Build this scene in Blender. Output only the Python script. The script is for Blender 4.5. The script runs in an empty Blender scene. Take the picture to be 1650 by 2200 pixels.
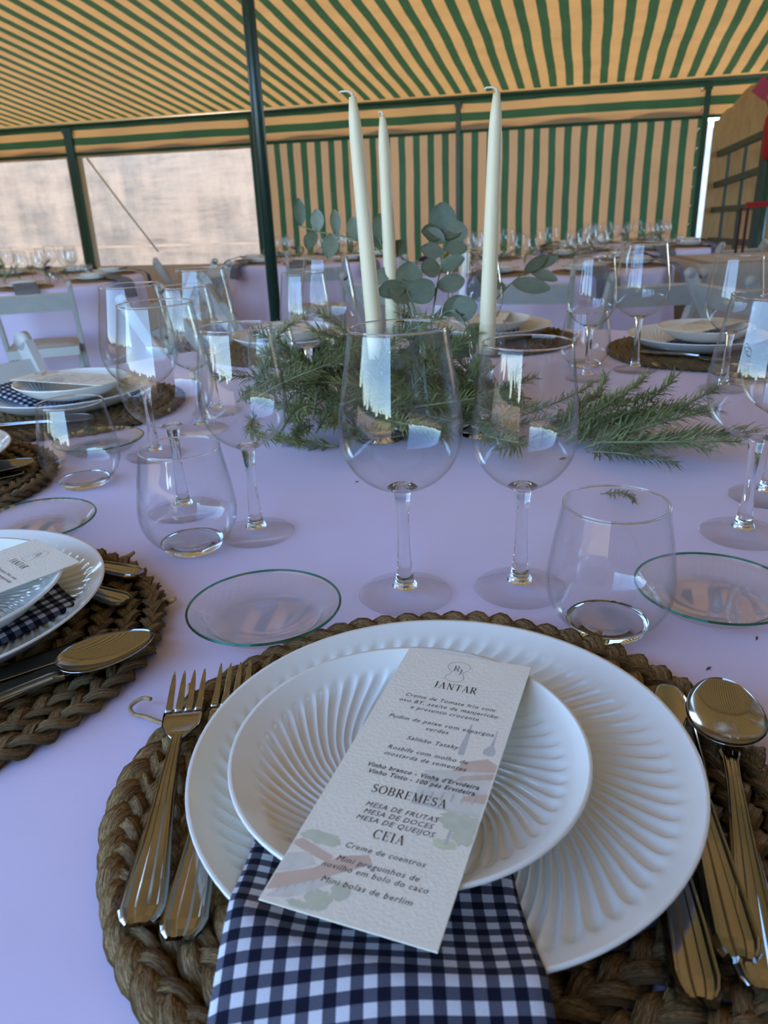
import bpy, math, random
from mathutils import Vector, Matrix, Euler
random.seed(7)
PI = math.pi
SC = bpy.context.scene
COL = SC.collection

# ------------------------------------------------------------------ camera
cam = bpy.data.cameras.new('camera')
cam.sensor_fit = 'VERTICAL'
cam.sensor_height = 36.0
cam.sensor_width = 27.0
cam.lens = 1652.0 / 2200.0 * 36.0
cam.clip_start = 0.01
cam.clip_end = 500
cam.dof.use_dof = True
cam.dof.focus_distance = 0.55
cam.dof.aperture_fstop = 15.0
cam_o = bpy.data.objects.new('camera', cam)
COL.objects.link(cam_o)
cam_o.matrix_world = (Matrix.Translation((0, 0, 1.055)) @ Matrix.Rotation(math.radians(90 - 22.2), 4, 'X')
                      @ Matrix.Rotation(math.radians(-2.3), 4, 'Z'))
SC.camera = cam_o

# ------------------------------------------------------------------ world, sun, exposure
SUN_AZ, SUN_EL = math.radians(-38), math.radians(38)      # azimuth from +Y, negative = left of the view
world = bpy.data.worlds.new('world')
SC.world = world
world.use_nodes = True
wn = world.node_tree
bg = wn.nodes['Background']
sky = wn.nodes.new('ShaderNodeTexSky')
sky.sky_type = 'NISHITA'
sky.sun_disc = False
sky.sun_elevation = SUN_EL
sky.sun_rotation = SUN_AZ
sky.altitude = 1500
sky.air_density = 1.0
sky.dust_density = 0.1
sky.ozone_density = 5.0
wn.links.new(sky.outputs[0], bg.inputs[0])
bg.inputs[1].default_value = 1.15
sun = bpy.data.lights.new('sun', 'SUN')
sun.energy = 14.0
sun.angle = math.radians(0.6)
sun.color = (1.0, 0.86, 0.68)
sun_o = bpy.data.objects.new('sun', sun)
COL.objects.link(sun_o)
sdir = Vector((math.sin(SUN_AZ) * math.cos(SUN_EL), math.cos(SUN_AZ) * math.cos(SUN_EL), math.sin(SUN_EL)))
sun_o.rotation_euler = sdir.to_track_quat('Z', 'Y').to_euler()
vs = SC.view_settings
vs.view_transform = 'Standard'
vs.look = 'None'
vs.gamma = 1.0
vs.use_curve_mapping = False
vs.exposure = 0.56
SC.cycles.max_bounces = 12
SC.cycles.use_adaptive_sampling = True
SC.cycles.adaptive_threshold = 0.08
SC.cycles.transmission_bounces = 10
SC.cycles.glossy_bounces = 4
SC.cycles.diffuse_bounces = 3
SC.cycles.transparent_max_bounces = 64
SC.cycles.caustics_reflective = False

# ------------------------------------------------------------------ mesh helpers
class MB:
    def __init__(s):
        s.v = []; s.f = []; s.uv = {}
    def add(s, verts, faces):
        o = len(s.v)
        s.v += [tuple(p) for p in verts]
        s.f += [tuple(i + o for i in f) for f in faces]
        return o
    def box(s, c, d, rot=None):
        hx, hy, hz = d[0] / 2, d[1] / 2, d[2] / 2
        pts = [Vector((x, y, z)) for x in (-hx, hx) for y in (-hy, hy) for z in (-hz, hz)]
        if rot is not None:
            pts = [rot @ p for p in pts]
        s.add([p + Vector(c) for p in pts], [(0, 1, 3, 2), (4, 6, 7, 5), (0, 4, 5, 1), (2, 3, 7, 6), (0, 2, 6, 4), (1, 5, 7, 3)])
        return s
    def bar(s, a, b, w, h, up=(0, 0, 1), roundtop=0):
        a = Vector(a); b = Vector(b); t = (b - a).normalized(); up = Vector(up)
        x = t.cross(up).normalized(); y = x.cross(t).normalized()
        st = [(a, 1.0), (b, 1.0)]
        if roundtop:
            st = [(a, 1.0)] + [(b - t * roundtop * (1 - math.sin(k / 5 * PI / 2)), max(0.18, math.cos(k / 5 * PI / 2))) for k in range(6)]
        vv = []
        for p, k in st:
            for sx, sy in ((-1, -1), (1, -1), (1, 1), (-1, 1)):
                vv.append(p + x * (sx * w / 2 * k) + y * (sy * h / 2))
        n = len(st); ff = [(3, 2, 1, 0), tuple(4 * (n - 1) + i for i in range(4))]
        for i in range(n - 1):
            for j in range(4):
                ff.append((4 * i + j, 4 * i + (j + 1) % 4, 4 * i + 4 + (j + 1) % 4, 4 * i + 4 + j))
        s.add(vv, ff); return s
    def tube(s, path, rad, n=8, closed=False, cap=True):
        P_ = [Vector(p) for p in path]; m = len(P_)
        if not hasattr(rad, '__len__'): rad = [rad] * m
        up = Vector((0, 0, 1)); vv = []; ref = None
        for i in range(m):
            t = (P_[(i + 1) % m] - P_[i - 1]) if closed else (P_[min(i + 1, m - 1)] - P_[max(i - 1, 0)])
            if t.length < 1e-9: t = Vector((0, 0, 1))
            t.normalize()
            if ref is None:
                ref = t.cross(up) if abs(t.z) < .95 else t.cross(Vector((1, 0, 0)))
            ref = (ref - t * ref.dot(t)).normalized()
            y = t.cross(ref)
            for k in range(n):
                a = 2 * PI * k / n
                vv.append(P_[i] + (ref * math.cos(a) + y * math.sin(a)) * rad[i])
        ff = []
        for i in range(m if closed else m - 1):
            for k in range(n):
                a, b = i * n, ((i + 1) % m) * n
                ff.append((a + k, a + (k + 1) % n, b + (k + 1) % n, b + k))
        if cap and not closed:
            ff.append(tuple(reversed(range(n)))); ff.append(tuple((m - 1) * n + k for k in range(n)))
        s.add(vv, ff); return s
    def lathe(s, prof, n=48, ripple=None):
        vv = []; ff = []; idx = []
        for (r, z) in prof:
            if r < 1e-6:
                idx.append([len(vv)]); vv.append((0, 0, z))
            else:
                row = []
                for k in range(n):
                    a = 2 * PI * k / n
                    rr = r * (ripple(a, z) if ripple else 1)
                    row.append(len(vv)); vv.append((rr * math.cos(a), rr * math.sin(a), z))
                idx.append(row)
        for A, B in zip(idx[:-1], idx[1:]):
            if len(A) == 1 and len(B) == 1: continue
            for k in range(n):
                k2 = (k + 1) % n
                if len(A) == 1: ff.append((A[0], B[k2], B[k]))
                elif len(B) == 1: ff.append((A[k], A[k2], B[0]))
                else: ff.append((A[k], A[k2], B[k2], B[k]))
        s.add(vv, ff); return s
    def grid(s, fn, nu, nv, flip=False, uvfn=None):
        vv = [fn(i / nu, j / nv) for j in range(nv + 1) for i in range(nu + 1)]
        ff = []
        for j in range(nv):
            for i in range(nu):
                q = (j * (nu + 1) + i, j * (nu + 1) + i + 1, (j + 1) * (nu + 1) + i + 1, (j + 1) * (nu + 1) + i)
                ff.append(tuple(reversed(q)) if flip else q)
        o = s.add(vv, ff)
        if uvfn:
            for j in range(nv + 1):
                for i in range(nu + 1):
                    s.uv[o + j * (nu + 1) + i] = uvfn(i / nu, j / nv)
        return s
    def mesh(s, name, mat, smooth=True):
        me = bpy.data.meshes.new(name)
        me.from_pydata(s.v, [], s.f)
        if s.uv:
            ul = me.uv_layers.new(name='UVMap')
            for l in me.loops:
                ul.data[l.index].uv = s.uv.get(l.vertex_index, (0, 0))
        me.polygons.foreach_set('use_smooth', [smooth] * len(me.polygons))
        if mat is not None: me.materials.append(mat)
        me.update()
        return me
    def build(s, name, mat, parent=None, loc=None, rot=None, smooth=True):
        return obj(name, s.mesh(name, mat, smooth), parent, loc, rot)

def obj(name, me, parent=None, loc=None, rot=None):
    o = bpy.data.objects.new(name, me); COL.objects.link(o)
    if parent: o.parent = parent
    if loc is not None: o.location = loc
    if rot is not None: o.rotation_euler = rot
    return o
def tag(o, label=None, cat=None, group=None, kind=None):
    if label: o['label'] = label
    if cat: o['category'] = cat
    if group: o['group'] = group
    if kind: o['kind'] = kind
    return o
def thing(name, label, cat, loc=(0, 0, 0), rz=0.0, group=None):
    o = obj(name, None, None, loc, (0, 0, rz))
    o.empty_display_size = .02
    return tag(o, label, cat, group)
KIDS = {}
def copy_tree(o, parent=None):
    c = o.copy(); COL.objects.link(c)
    if parent: c.parent = parent
    for ch in [x for x in list(o.children)]:
        copy_tree(ch, c)
    return c
def put(proto, first, loc, rz, label, cat, group=None, scale=None, rot=None):
    """the first use takes the prototype itself, later uses a copy of it and its parts"""
    o = copy_tree(proto) if proto.get('used') else proto
    proto['used'] = 1
    o.location = loc
    o.rotation_euler = rot if rot is not None else (0, 0, rz)
    if scale: o.scale = (scale,) * 3 if not hasattr(scale, '__len__') else scale
    o['label'] = label; o['category'] = cat
    if group: o['group'] = group
    elif 'group' in o: del o['group']
    return o

# ------------------------------------------------------------------ materials
def newmat(name):
    m = bpy.data.materials.new(name); m.use_nodes = True
    nt = m.node_tree; b = nt.nodes['Principled BSDF']
    return m, nt, b
def N(nt, typ, **kw):
    n = nt.nodes.new(typ)
    for k, v in kw.items():
        if k in n.inputs.keys() if isinstance(k, str) else False: n.inputs[k].default_value = v
        else: setattr(n, k, v)
    return n
def ramp(nt, stops):
    r = nt.nodes.new('ShaderNodeValToRGB'); e = r.color_ramp.elements
    while len(e) < len(stops): e.new(0.5)
    for el, (p, c) in zip(e, stops):
        el.position = p; el.color = (*c, 1) if len(c) == 3 else c
    return r
def noise(nt, scale, detail=3.0, rough=.5, vec=None, stretch=None):
    n = nt.nodes.new('ShaderNodeTexNoise'); n.inputs['Scale'].default_value = scale
    n.inputs['Detail'].default_value = detail; n.inputs['Roughness'].default_value = rough
    if vec is None:
        vec = nt.nodes.new('ShaderNodeTexCoord').outputs['Object']
    if stretch:
        mp = nt.nodes.new('ShaderNodeMapping'); mp.inputs['Scale'].default_value = stretch
        nt.links.new(vec, mp.inputs['Vector']); vec = mp.outputs[0]
    nt.links.new(vec, n.inputs['Vector'])
    return n
def bump(nt, b, src, strength, dist):
    bp = nt.nodes.new('ShaderNodeBump'); bp.inputs['Strength'].default_value = strength; bp.inputs['Distance'].default_value = dist
    nt.links.new(src, bp.inputs['Height']); nt.links.new(bp.outputs[0], b.inputs['Normal'])
    return bp
def simple(name, c1, c2=None, rough=.5, nscale=20, metal=0.0, bstr=0.0, bdist=.001, bscale=None, spec=.5, stretch=None, coat=0):
    m, nt, b = newmat(name)
    b.inputs['Roughness'].default_value = rough; b.inputs['Metallic'].default_value = metal
    b.inputs['Specular IOR Level'].default_value = spec
    if coat: b.inputs['Coat Weight'].default_value = coat
    n = noise(nt, nscale, stretch=stretch)
    r = ramp(nt, [(.3, c1), (.7, c2 or tuple(x * .85 for x in c1))])
    nt.links.new(n.outputs['Fac'], r.inputs[0]); nt.links.new(r.outputs[0], b.inputs['Base Color'])
    if bstr:
        n2 = noise(nt, bscale or nscale * 4, stretch=stretch); bump(nt, b, n2.outputs['Fac'], bstr, bdist)
    return m
def math_(nt, op, a, b=None, clamp=False):
    n = nt.nodes.new('ShaderNodeMath'); n.operation = op; n.use_clamp = clamp
    for i, x in enumerate((a, b)):
        if x is None: continue
        if isinstance(x, (int, float)): n.inputs[i].default_value = x
        else: nt.links.new(x, n.inputs[i])
    return n.outputs[0]

def thin_glass(name, tint=(.994, .996, .995), gain=.85, edge=(.90, .93, .92)):
    """clear thin glass wall: Schlick reflection over straight transmission"""
    m = bpy.data.materials.new(name); m.use_nodes = True; nt = m.node_tree
    nt.nodes.remove(nt.nodes['Principled BSDF']); out = nt.nodes['Material Output']
    lw = nt.nodes.new('ShaderNodeLayerWeight'); lw.inputs['Blend'].default_value = .5
    p = math_(nt, 'POWER', lw.outputs['Facing'], 5.0)
    fr = math_(nt, 'ADD', math_(nt, 'MULTIPLY', p, .9), .042)
    fr = math_(nt, 'MULTIPLY', fr, gain, True)
    tr = nt.nodes.new('ShaderNodeBsdfTransparent'); gl = nt.nodes.new('ShaderNodeBsdfGlossy')
    gl.inputs['Roughness'].default_value = 0.0
    mx = nt.nodes.new('ShaderNodeMixRGB')
    nt.links.new(math_(nt, 'POWER', lw.outputs['Facing'], 3.0), mx.inputs[0])
    mx.inputs[1].default_value = (*tint, 1); mx.inputs[2].default_value = (*edge, 1)
    nt.links.new(mx.outputs[0], tr.inputs[0])
    mix = nt.nodes.new('ShaderNodeMixShader')
    nt.links.new(fr, mix.inputs[0]); nt.links.new(tr.outputs[0], mix.inputs[1]); nt.links.new(gl.outputs[0], mix.inputs[2])
    nt.links.new(mix.outputs[0], out.inputs['Surface'])
    return m
def solid_glass(name, col=(.97, .99, .98), ior=1.46):
    m, nt, b = newmat(name)
    b.inputs['Base Color'].default_value = (*col, 1); b.inputs['Roughness'].default_value = 0.0
    b.inputs['Transmission Weight'].default_value = 1.0; b.inputs['IOR'].default_value = ior
    return m
MT = {}
MT['bowl'] = thin_glass('clear_glass_wall')
MT['foot'] = thin_glass('clear_glass_foot', (.996, .994, .99), .6, (.90, .89, .87))
MT['stem'] = solid_glass('clear_glass_solid')
MT['dish'] = thin_glass('clear_glass_dish', (.994, .997, .996), 1.9, (.88, .93, .91))
MT['green_edge'] = solid_glass('green_glass_edge', (.05, .34, .22), 1.45)

# striped tent cloth, stripes along UV.x, cream hem below UV.y = 0.1
CREAM, GREEN = (.66, .50, .33), (.025, .11, .065)
def tent_cloth(name, pitch=.17, frac=.46, hem=.1, axis=0, trans=.5, phase=0.0, through=((.20, .105, .032), (.012, .028, .010))):
    m, nt, b = newmat(name)
    uv = nt.nodes.new('ShaderNodeTexCoord').outputs['UV']
    sp = nt.nodes.new('ShaderNodeSeparateXYZ'); nt.links.new(uv, sp.inputs[0])
    wob = noise(nt, 1.3, vec=uv)
    x = math_(nt, 'ADD', sp.outputs[axis], math_(nt, 'MULTIPLY', wob.outputs['Fac'], .03))
    fr = math_(nt, 'FRACT', math_(nt, 'ADD', math_(nt, 'DIVIDE', x, pitch), phase + 100))
    g = math_(nt, 'LESS_THAN', fr, frac)
    if hem: g = math_(nt, 'MULTIPLY', g, math_(nt, 'GREATER_THAN', sp.outputs[1 - axis], hem))
    stain = noise(nt, 3.0, 5, .6, vec=uv)
    mx = nt.nodes.new('ShaderNodeMixRGB'); nt.links.new(g, mx.inputs[0])
    c1 = ramp(nt, [(.3, CREAM), (.75, tuple(v * .86 for v in CREAM))]); nt.links.new(stain.outputs['Fac'], c1.inputs[0])
    c2 = ramp(nt, [(.3, GREEN), (.75, tuple(v * 1.25 for v in GREEN))]); nt.links.new(stain.outputs['Fac'], c2.inputs[0])
    nt.links.new(c1.outputs[0], mx.inputs[1]); nt.links.new(c2.outputs[0], mx.inputs[2])
    out = nt.nodes['Material Output']
    nt.links.new(mx.outputs[0], b.inputs['Base Color'])
    b.inputs['Roughness'].default_value = .42; b.inputs['Specular IOR Level'].default_value = .35
    wr = noise(nt, 2.2, 4, .6, vec=uv, stretch=(1, 2.5, 1))
    bp = bump(nt, b, wr.outputs['Fac'], .5, .03)
    mt = nt.nodes.new('ShaderNodeMixRGB'); nt.links.new(g, mt.inputs[0]); mt.inputs[1].default_value = (*through[0], 1); mt.inputs[2].default_value = (*through[1], 1)
    mm = nt.nodes.new('ShaderNodeMixRGB'); mm.blend_type = 'MULTIPLY'; mm.inputs[0].default_value = .6; nt.links.new(mt.outputs[0], mm.inputs[1])
    sr = ramp(nt, [(.25, (.6, .6, .6)), (.7, (1, 1, 1))]); nt.links.new(stain.outputs['Fac'], sr.inputs[0]); nt.links.new(sr.outputs[0], mm.inputs[2])
    tl = nt.nodes.new('ShaderNodeBsdfTranslucent'); nt.links.new(mm.outputs[0], tl.inputs[0]); nt.links.new(bp.outputs[0], tl.inputs['Normal'])
    ms = nt.nodes.new('ShaderNodeMixShader'); ms.inputs[0].default_value = trans
    nt.links.new(b.outputs[0], ms.inputs[1]); nt.links.new(tl.outputs[0], ms.inputs[2]); nt.links.new(ms.outputs[0], out.inputs['Surface'])
    return m
MT['roof'] = tent_cloth('striped_roof_cloth', hem=.14)
MT['wallcloth'] = tent_cloth('striped_wall_cloth', hem=0, trans=.5, through=((.125, .075, .036), (.010, .026, .013)))
MT['valance'] = tent_cloth('valance_cloth', pitch=.17, frac=.5, hem=0, axis=1, trans=.4, phase=.0)
MT['creamcloth'] = simple('cream_canvas', (.74, .56, .36), (.66, .5, .32), .6, 5)
MT['linen'] = simple('beige_linen', (.56, .50, .43), (.50, .45, .38), .8, 5)
MT['green_metal'] = simple('dark_green_painted_metal', (.014, .062, .040), (.018, .075, .048), .35, 30)
MT['pole'] = simple('black_green_metal', (.008, .028, .018), (.011, .036, .024), .32, 30)
MT['steel_hook'] = simple('bright_steel', (.8, .8, .8), (.7, .7, .7), .2, 30, metal=1)

def plastic_window(name):
    m = bpy.data.materials.new(name); m.use_nodes = True; nt = m.node_tree
    nt.nodes.remove(nt.nodes['Principled BSDF']); out = nt.nodes['Material Output']
    uv = nt.nodes.new('ShaderNodeTexCoord').outputs['UV']
    n1 = noise(nt, 2.2, 5, .6, vec=uv, stretch=(1.0, .45, 1)); n2 = noise(nt, 3.0, 6, .65, vec=uv, stretch=(.4, 2.2, 1))
    r = ramp(nt, [(.40, (.25, .25, .25)), (.58, (.95, .95, .95))])
    nt.links.new(math_(nt, 'ADD', math_(nt, 'MULTIPLY', n1.outputs['Fac'], .6), math_(nt, 'MULTIPLY', n2.outputs['Fac'], .4)), r.inputs[0])
    tr = nt.nodes.new('ShaderNodeBsdfTransparent'); tr.inputs[0].default_value = (.30, .26, .22, 1); tl = nt.nodes.new('ShaderNodeBsdfTranslucent')
    tl.inputs[0].default_value = (.185, .155, .125, 1)
    gl = nt.nodes.new('ShaderNodeBsdfGlossy'); gl.inputs['Roughness'].default_value = .25
    a = nt.nodes.new('ShaderNodeMixShader'); nt.links.new(r.outputs[0], a.inputs[0])
    nt.links.new(tr.outputs[0], a.inputs[1]); nt.links.new(tl.outputs[0], a.inputs[2])
    c = nt.nodes.new('ShaderNodeMixShader'); c.inputs[0].default_value = .06
    nt.links.new(a.outputs[0], c.inputs[1]); nt.links.new(gl.outputs[0], c.inputs[2]); nt.links.new(c.outputs[0], out.inputs['Surface'])
    return m
def seam_mat():
    m = bpy.data.materials.new('white_welded_seam'); m.use_nodes = True; nt = m.node_tree; nt.nodes.remove(nt.nodes['Principled BSDF'])
    t_ = nt.nodes.new('ShaderNodeBsdfTranslucent'); n = noise(nt, 4); r = ramp(nt, [(.3, (.85, .8, .72)), (.7, (.7, .66, .6))])
    nt.links.new(n.outputs['Fac'], r.inputs[0]); nt.links.new(r.outputs[0], t_.inputs[0]); nt.links.new(t_.outputs[0], nt.nodes['Material Output'].inputs['Surface']); return m
MT['seam'] = seam_mat()
MT['plastic'] = plastic_window('scratched_clear_plastic')

# white table cloth
def cloth_mat():
    m, nt, b = newmat('white_cotton_cloth')
    oc = nt.nodes.new('ShaderNodeTexCoord').outputs['Object']
    n = noise(nt, 4, vec=oc); r = ramp(nt, [(.3, (.80, .705, .91)), (.7, (.77, .675, .88))])
    nt.links.new(n.outputs['Fac'], r.inputs[0]); nt.links.new(r.outputs[0], b.inputs['Base Color'])
    b.inputs['Roughness'].default_value = .75; b.inputs['Specular IOR Level'].default_value = .2
    b.inputs['Sheen Weight'].default_value = .15
    w = nt.nodes.new('ShaderNodeTexVoronoi'); w.inputs['Scale'].default_value = 900; nt.links.new(oc, w.inputs['Vector'])
    cr = noise(nt, 5.5, 2, .4, vec=oc, stretch=(1, .7, 1))
    h = math_(nt, 'ADD', math_(nt, 'MULTIPLY', w.outputs['Distance'], .003), cr.outputs['Fac'])
    bump(nt, b, h, .55, .012)
    return m
MT['cloth'] = cloth_mat()
MT['porcelain'] = simple('white_porcelain', (.87, .855, .78), (.85, .835, .76), .10, 3, spec=.55)
MT['steel'] = simple('polished_cutlery_steel', (.40, .39, .37), (.36, .35, .335), .11, 60, metal=1)
MT['wax'] = simple('ivory_wax', (.90, .78, .50), (.87, .74, .46), .42, 8, spec=.4)
MT['wax'].node_tree.nodes['Principled BSDF'].inputs['Subsurface Weight'].default_value = .35
MT['wax'].node_tree.nodes['Principled BSDF'].inputs['Subsurface Radius'].default_value = (.012, .008, .004)
MT['wick'] = simple('waxed_cotton_wick', (.85, .80, .70), (.75, .7, .6), .7, 200)
MT['chair'] = simple('white_painted_wood', (.56, .56, .51), (.50, .50, .46), .45, 12)
MT['chairseat'] = simple('white_vinyl_seat', (.52, .50, .46), (.47, .45, .42), .5, 12)
MT['wood'] = simple('plywood_table', (.35, .23, .12), (.28, .18, .09), .6, 14, stretch=(1, 8, 1))

def straw_mat():
    m, nt, b = newmat('dried_seagrass')
    uv = nt.nodes.new('ShaderNodeTexCoord').outputs['UV']
    fine = noise(nt, 1.0, 3, .6, vec=uv, stretch=(55, 9, 1)); big = noise(nt, 1.0, 2, .5, vec=uv, stretch=(26, .6, 1))
    r = ramp(nt, [(.36, (.13, .062, .018)), (.47, (.42, .235, .082)), (.61, (.80, .52, .22))])
    mixv = math_(nt, 'ADD', math_(nt, 'MULTIPLY', fine.outputs['Fac'], .55), math_(nt, 'MULTIPLY', big.outputs['Fac'], .45))
    nt.links.new(mixv, r.inputs[0]); nt.links.new(r.outputs[0], b.inputs['Base Color'])
    b.inputs['Roughness'].default_value = .55; b.inputs['Specular IOR Level'].default_value = .4
    f2 = noise(nt, 1.0, 3, .6, vec=uv, stretch=(90, 5, 1))
    bump(nt, b, f2.outputs['Fac'], 1.0, .006)
    return m
MT['straw'] = straw_mat()
MT['twine'] = simple('jute_twine', (.42, .28, .14), (.30, .19, .09), .8, 300, bstr=.5, bdist=.0005, bscale=900)

def gingham(name, period=.0098):
    m, nt, b = newmat(name)
    uv = nt.nodes.new('ShaderNodeTexCoord').outputs['UV']
    sp = nt.nodes.new('ShaderNodeSeparateXYZ'); nt.links.new(uv, sp.inputs[0])
    g = []
    for i in (0, 1):
        g.append(math_(nt, 'LESS_THAN', math_(nt, 'FRACT', math_(nt, 'ADD', math_(nt, 'DIVIDE', sp.outputs[i], period), 50.0)), .5))
    tot = math_(nt, 'MULTIPLY', math_(nt, 'ADD', g[0], g[1]), .5)
    r = ramp(nt, [(0, (.62, .63, .68)), (.5, (.085, .09, .125)), (1, (.006, .008, .022))])
    nt.links.new(tot, r.inputs[0])
    # fine thread pattern on top
    wv = noise(nt, 1.0, 2, .5, vec=uv, stretch=(1600, 1600, 1))
    mx = nt.nodes.new('ShaderNodeMixRGB'); mx.blend_type = 'OVERLAY'; mx.inputs[0].default_value = .35
    nt.links.new(r.outputs[0], mx.inputs[1]); nt.links.new(wv.outputs['Fac'], mx.inputs[2])
    nt.links.new(mx.outputs[0], b.inputs['Base Color']); b.inputs['Roughness'].default_value = .85
    b.inputs['Specular IOR Level'].default_value = .15
    bump(nt, b, wv.outputs['Fac'], .3, .0004)
    return m
MT['gingham'] = gingham('navy_gingham_cotton')

MT['paper'] = simple('textured_cream_paper', (.91, .84, .69), (.88, .81, .66), .75, 40, bstr=.28, bdist=.0009, bscale=620, spec=.2)
MT['ink'] = simple('black_print_ink', (.035, .032, .03), (.05, .045, .04), .7, 200)
MT['greyink'] = simple('grey_print_ink', (.28, .27, .25), (.24, .23, .21), .7, 200)
def wash(name, c):
    return simple(name, c, tuple(min(1, v * 1.14) for v in c), .75, 160, spec=.2)
MT['w_red'] = wash('red_brown_wash', (.64, .47, .36)); MT['w_green'] = wash('sage_wash', (.58, .58, .43))
MT['w_grey'] = wash('grey_wash', (.68, .64, .55)); MT['w_lime'] = wash('lime_wash', (.64, .64, .42)); MT['w_dark'] = wash('slate_wash', (.54, .52, .46))

def leafmat(name, c1, c2, rough=.5, trans=.2):
    m, nt, b = newmat(name)
    oi = nt.nodes.new('ShaderNodeObjectInfo'); n = noise(nt, 60)
    r = ramp(nt, [(.2, c1), (.85, c2)])
    nt.links.new(math_(nt, 'ADD', math_(nt, 'MULTIPLY', n.outputs['Fac'], .6), math_(nt, 'MULTIPLY', oi.outputs['Random'], .4)), r.inputs[0])
    nt.links.new(r.outputs[0], b.inputs['Base Color']); b.inputs['Roughness'].default_value = rough
    return m
MT['needle'] = leafmat('rosemary_green', (.085, .11, .03), (.33, .36, .15), .45)
MT['rstem'] = leafmat('rosemary_stem', (.20, .21, .10), (.30, .30, .17), .7)
MT['euc'] = leafmat('eucalyptus_green', (.075, .10, .05), (.23, .25, .165), .55)
MT['estem'] = leafmat('eucalyptus_stem', (.16, .19, .08), (.22, .25, .12), .6)
MT['purple'] = leafmat('purple_petal', (.10, .02, .12), (.22, .06, .22), .6)
MT['yellow'] = leafmat('yellow_petal', (.62, .42, .03), (.8, .55, .06), .6)
MT['ivory'] = leafmat('ivory_petal', (.62, .55, .38), (.75, .68, .5), .6)
MT['brownleaf'] = leafmat('dry_brown_leaf', (.10, .035, .02), (.16, .06, .03), .6)
MT['red'] = simple('red_paint', (.42, .006, .010), (.36, .005, .008), .45, 20)
MT['darkred'] = simple('dark_red_metal', (.09, .008, .008), (.07, .006, .006), .4, 20)
MT['gate'] = simple('grey_green_steel', (.035, .075, .065), (.03, .06, .05), .45, 20)
def osb_mat():
    m, nt, b = newmat('plywood_sheet')
    oc = nt.nodes.new('ShaderNodeTexCoord').outputs['Object']
    n = noise(nt, 5, 6, .7, vec=oc, stretch=(4, 1, .8)); r = ramp(nt, [(.3, (.34, .185, .06)), (.6, (.46, .27, .10)), (.8, (.38, .21, .075))])
    nt.links.new(n.outputs['Fac'], r.inputs[0]); nt.links.new(r.outputs[0], b.inputs['Base Color']); b.inputs['Roughness'].default_value = .7
    return m
MT['ply'] = osb_mat()
MT['floor'] = simple('trodden_brown_floor', (.20, .15, .11), (.15, .11, .08), .9, 3, bstr=.3, bdist=.01, bscale=30)
MT['field'] = simple('dry_grass_field', (.42, .28, .125), (.32, .22, .10), .95, .35, bstr=.4, bdist=.1, bscale=4)
MT['bank'] = simple('pale_stony_bank', (.78, .62, .44), (.50, .38, .27), .95, .9, bstr=.5, bdist=.2, bscale=3, stretch=(.35, .35, 3))
MT['treeline'] = simple('dark_tree_belt', (.03, .06, .025), (.06, .09, .035), .9, 1.2, bstr=.6, bdist=.4, bscale=2)

# ------------------------------------------------------------------ the place: ground, tent
TT = .75                                     # height of our table top
def ground_z(y): return -.026 * max(-3.0, min(y, 12.0))
U = Vector((.965, -.262, 0)).normalized(); V = Vector((-U.y, U.x, 0))
def tuv(u, v, z): return U * u + V * v + Vector((0, 0, z))

m = MB(); m.grid(lambda a, b: tuv(-10 + 17 * a, -5.2 + 16.0 * b, ground_z((U * (-10 + 17 * a) + V * (-5.2 + 16 * b)).y)), 24, 32)
tag(m.build('floor', MT['floor']), kind='structure')
def gfun(a, b):
    x = -90 + 180 * a; y = -90 + 180 * b
    return (x, y, ground_z(y) - .04 + (.0 if abs(x) < 15 else .004 * (abs(x) - 15)))
m = MB(); m.grid(gfun, 90, 90)
tag(m.build('ground', MT['field']), kind='structure')
# pale bank beyond the plastic windows
def bank(a, b):
    p = tuv(-22 + 26 * a, 15.5 + 9 * b, 0)
    h = 4.6 * math.sin(min(1, b * 1.6) * PI / 2) * (1 + .15 * math.sin(a * 23) + .1 * math.sin(a * 9 + 2)) * min(1, a * 8, (1 - a) * 5 + .25)
    return (p.x, p.y, -.36 + h + .18 * math.floor(b * 7) * .3)
m = MB(); m.grid(bank, 80, 28)
tag(m.build('ground_bank', MT['bank']), kind='structure')
# belt of trees on the horizon behind the viewer, mirrored in the glasses
def belt(a, b):
    ang = math.radians(160 + 220 * a)
    R_ = 62
    top = 2.6 + .7 * math.sin(a * 61) + .5 * math.sin(a * 143 + 1) + 1.8 * max(0, math.sin(a * 210)) ** 8
    return (R_ * math.cos(ang), R_ * math.sin(ang), -.2 + top * b)
m = MB(); m.grid(belt, 420, 5)
tag(m.build('ground_treeline', MT['treeline']), kind='structure')

EAVE, RIDGE_V, SLOPE, BACK_V, FRONT_V = 2.06, 3.0, .15, 9.54, -.75
UL, UR = -9.2, 4.6
RIDGE = EAVE + (BACK_V - RIDGE_V) * SLOPE
FEAVE = RIDGE - (RIDGE_V - FRONT_V) * SLOPE      # the open side, cut higher
def roof_fn(v_eave, v_ridge):
    def fn(a, b):
        u = UL + (UR - UL) * a; v = v_eave + (v_ridge - v_eave) * b
        e0 = EAVE if v_eave > 0 else FEAVE; z = e0 + (RIDGE - e0) * b
        bay = (u - UL) / (UR - UL) * 5
        z -= .035 * math.sin(PI * (bay % 1)) * math.sin(PI * b)
        return tuv(u, v, z)
    return fn
for ve, nm in ((BACK_V + .02, 'ceiling_back'), (FRONT_V - .02, 'ceiling_front')):
    m = MB(); m.grid(roof_fn(ve, RIDGE_V), 60, 16, flip=(ve > 0), uvfn=lambda a, b: ((UR - UL) * a, abs(ve - RIDGE_V) * b))
    tag(m.build(nm, MT['roof']), kind='structure')
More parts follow.
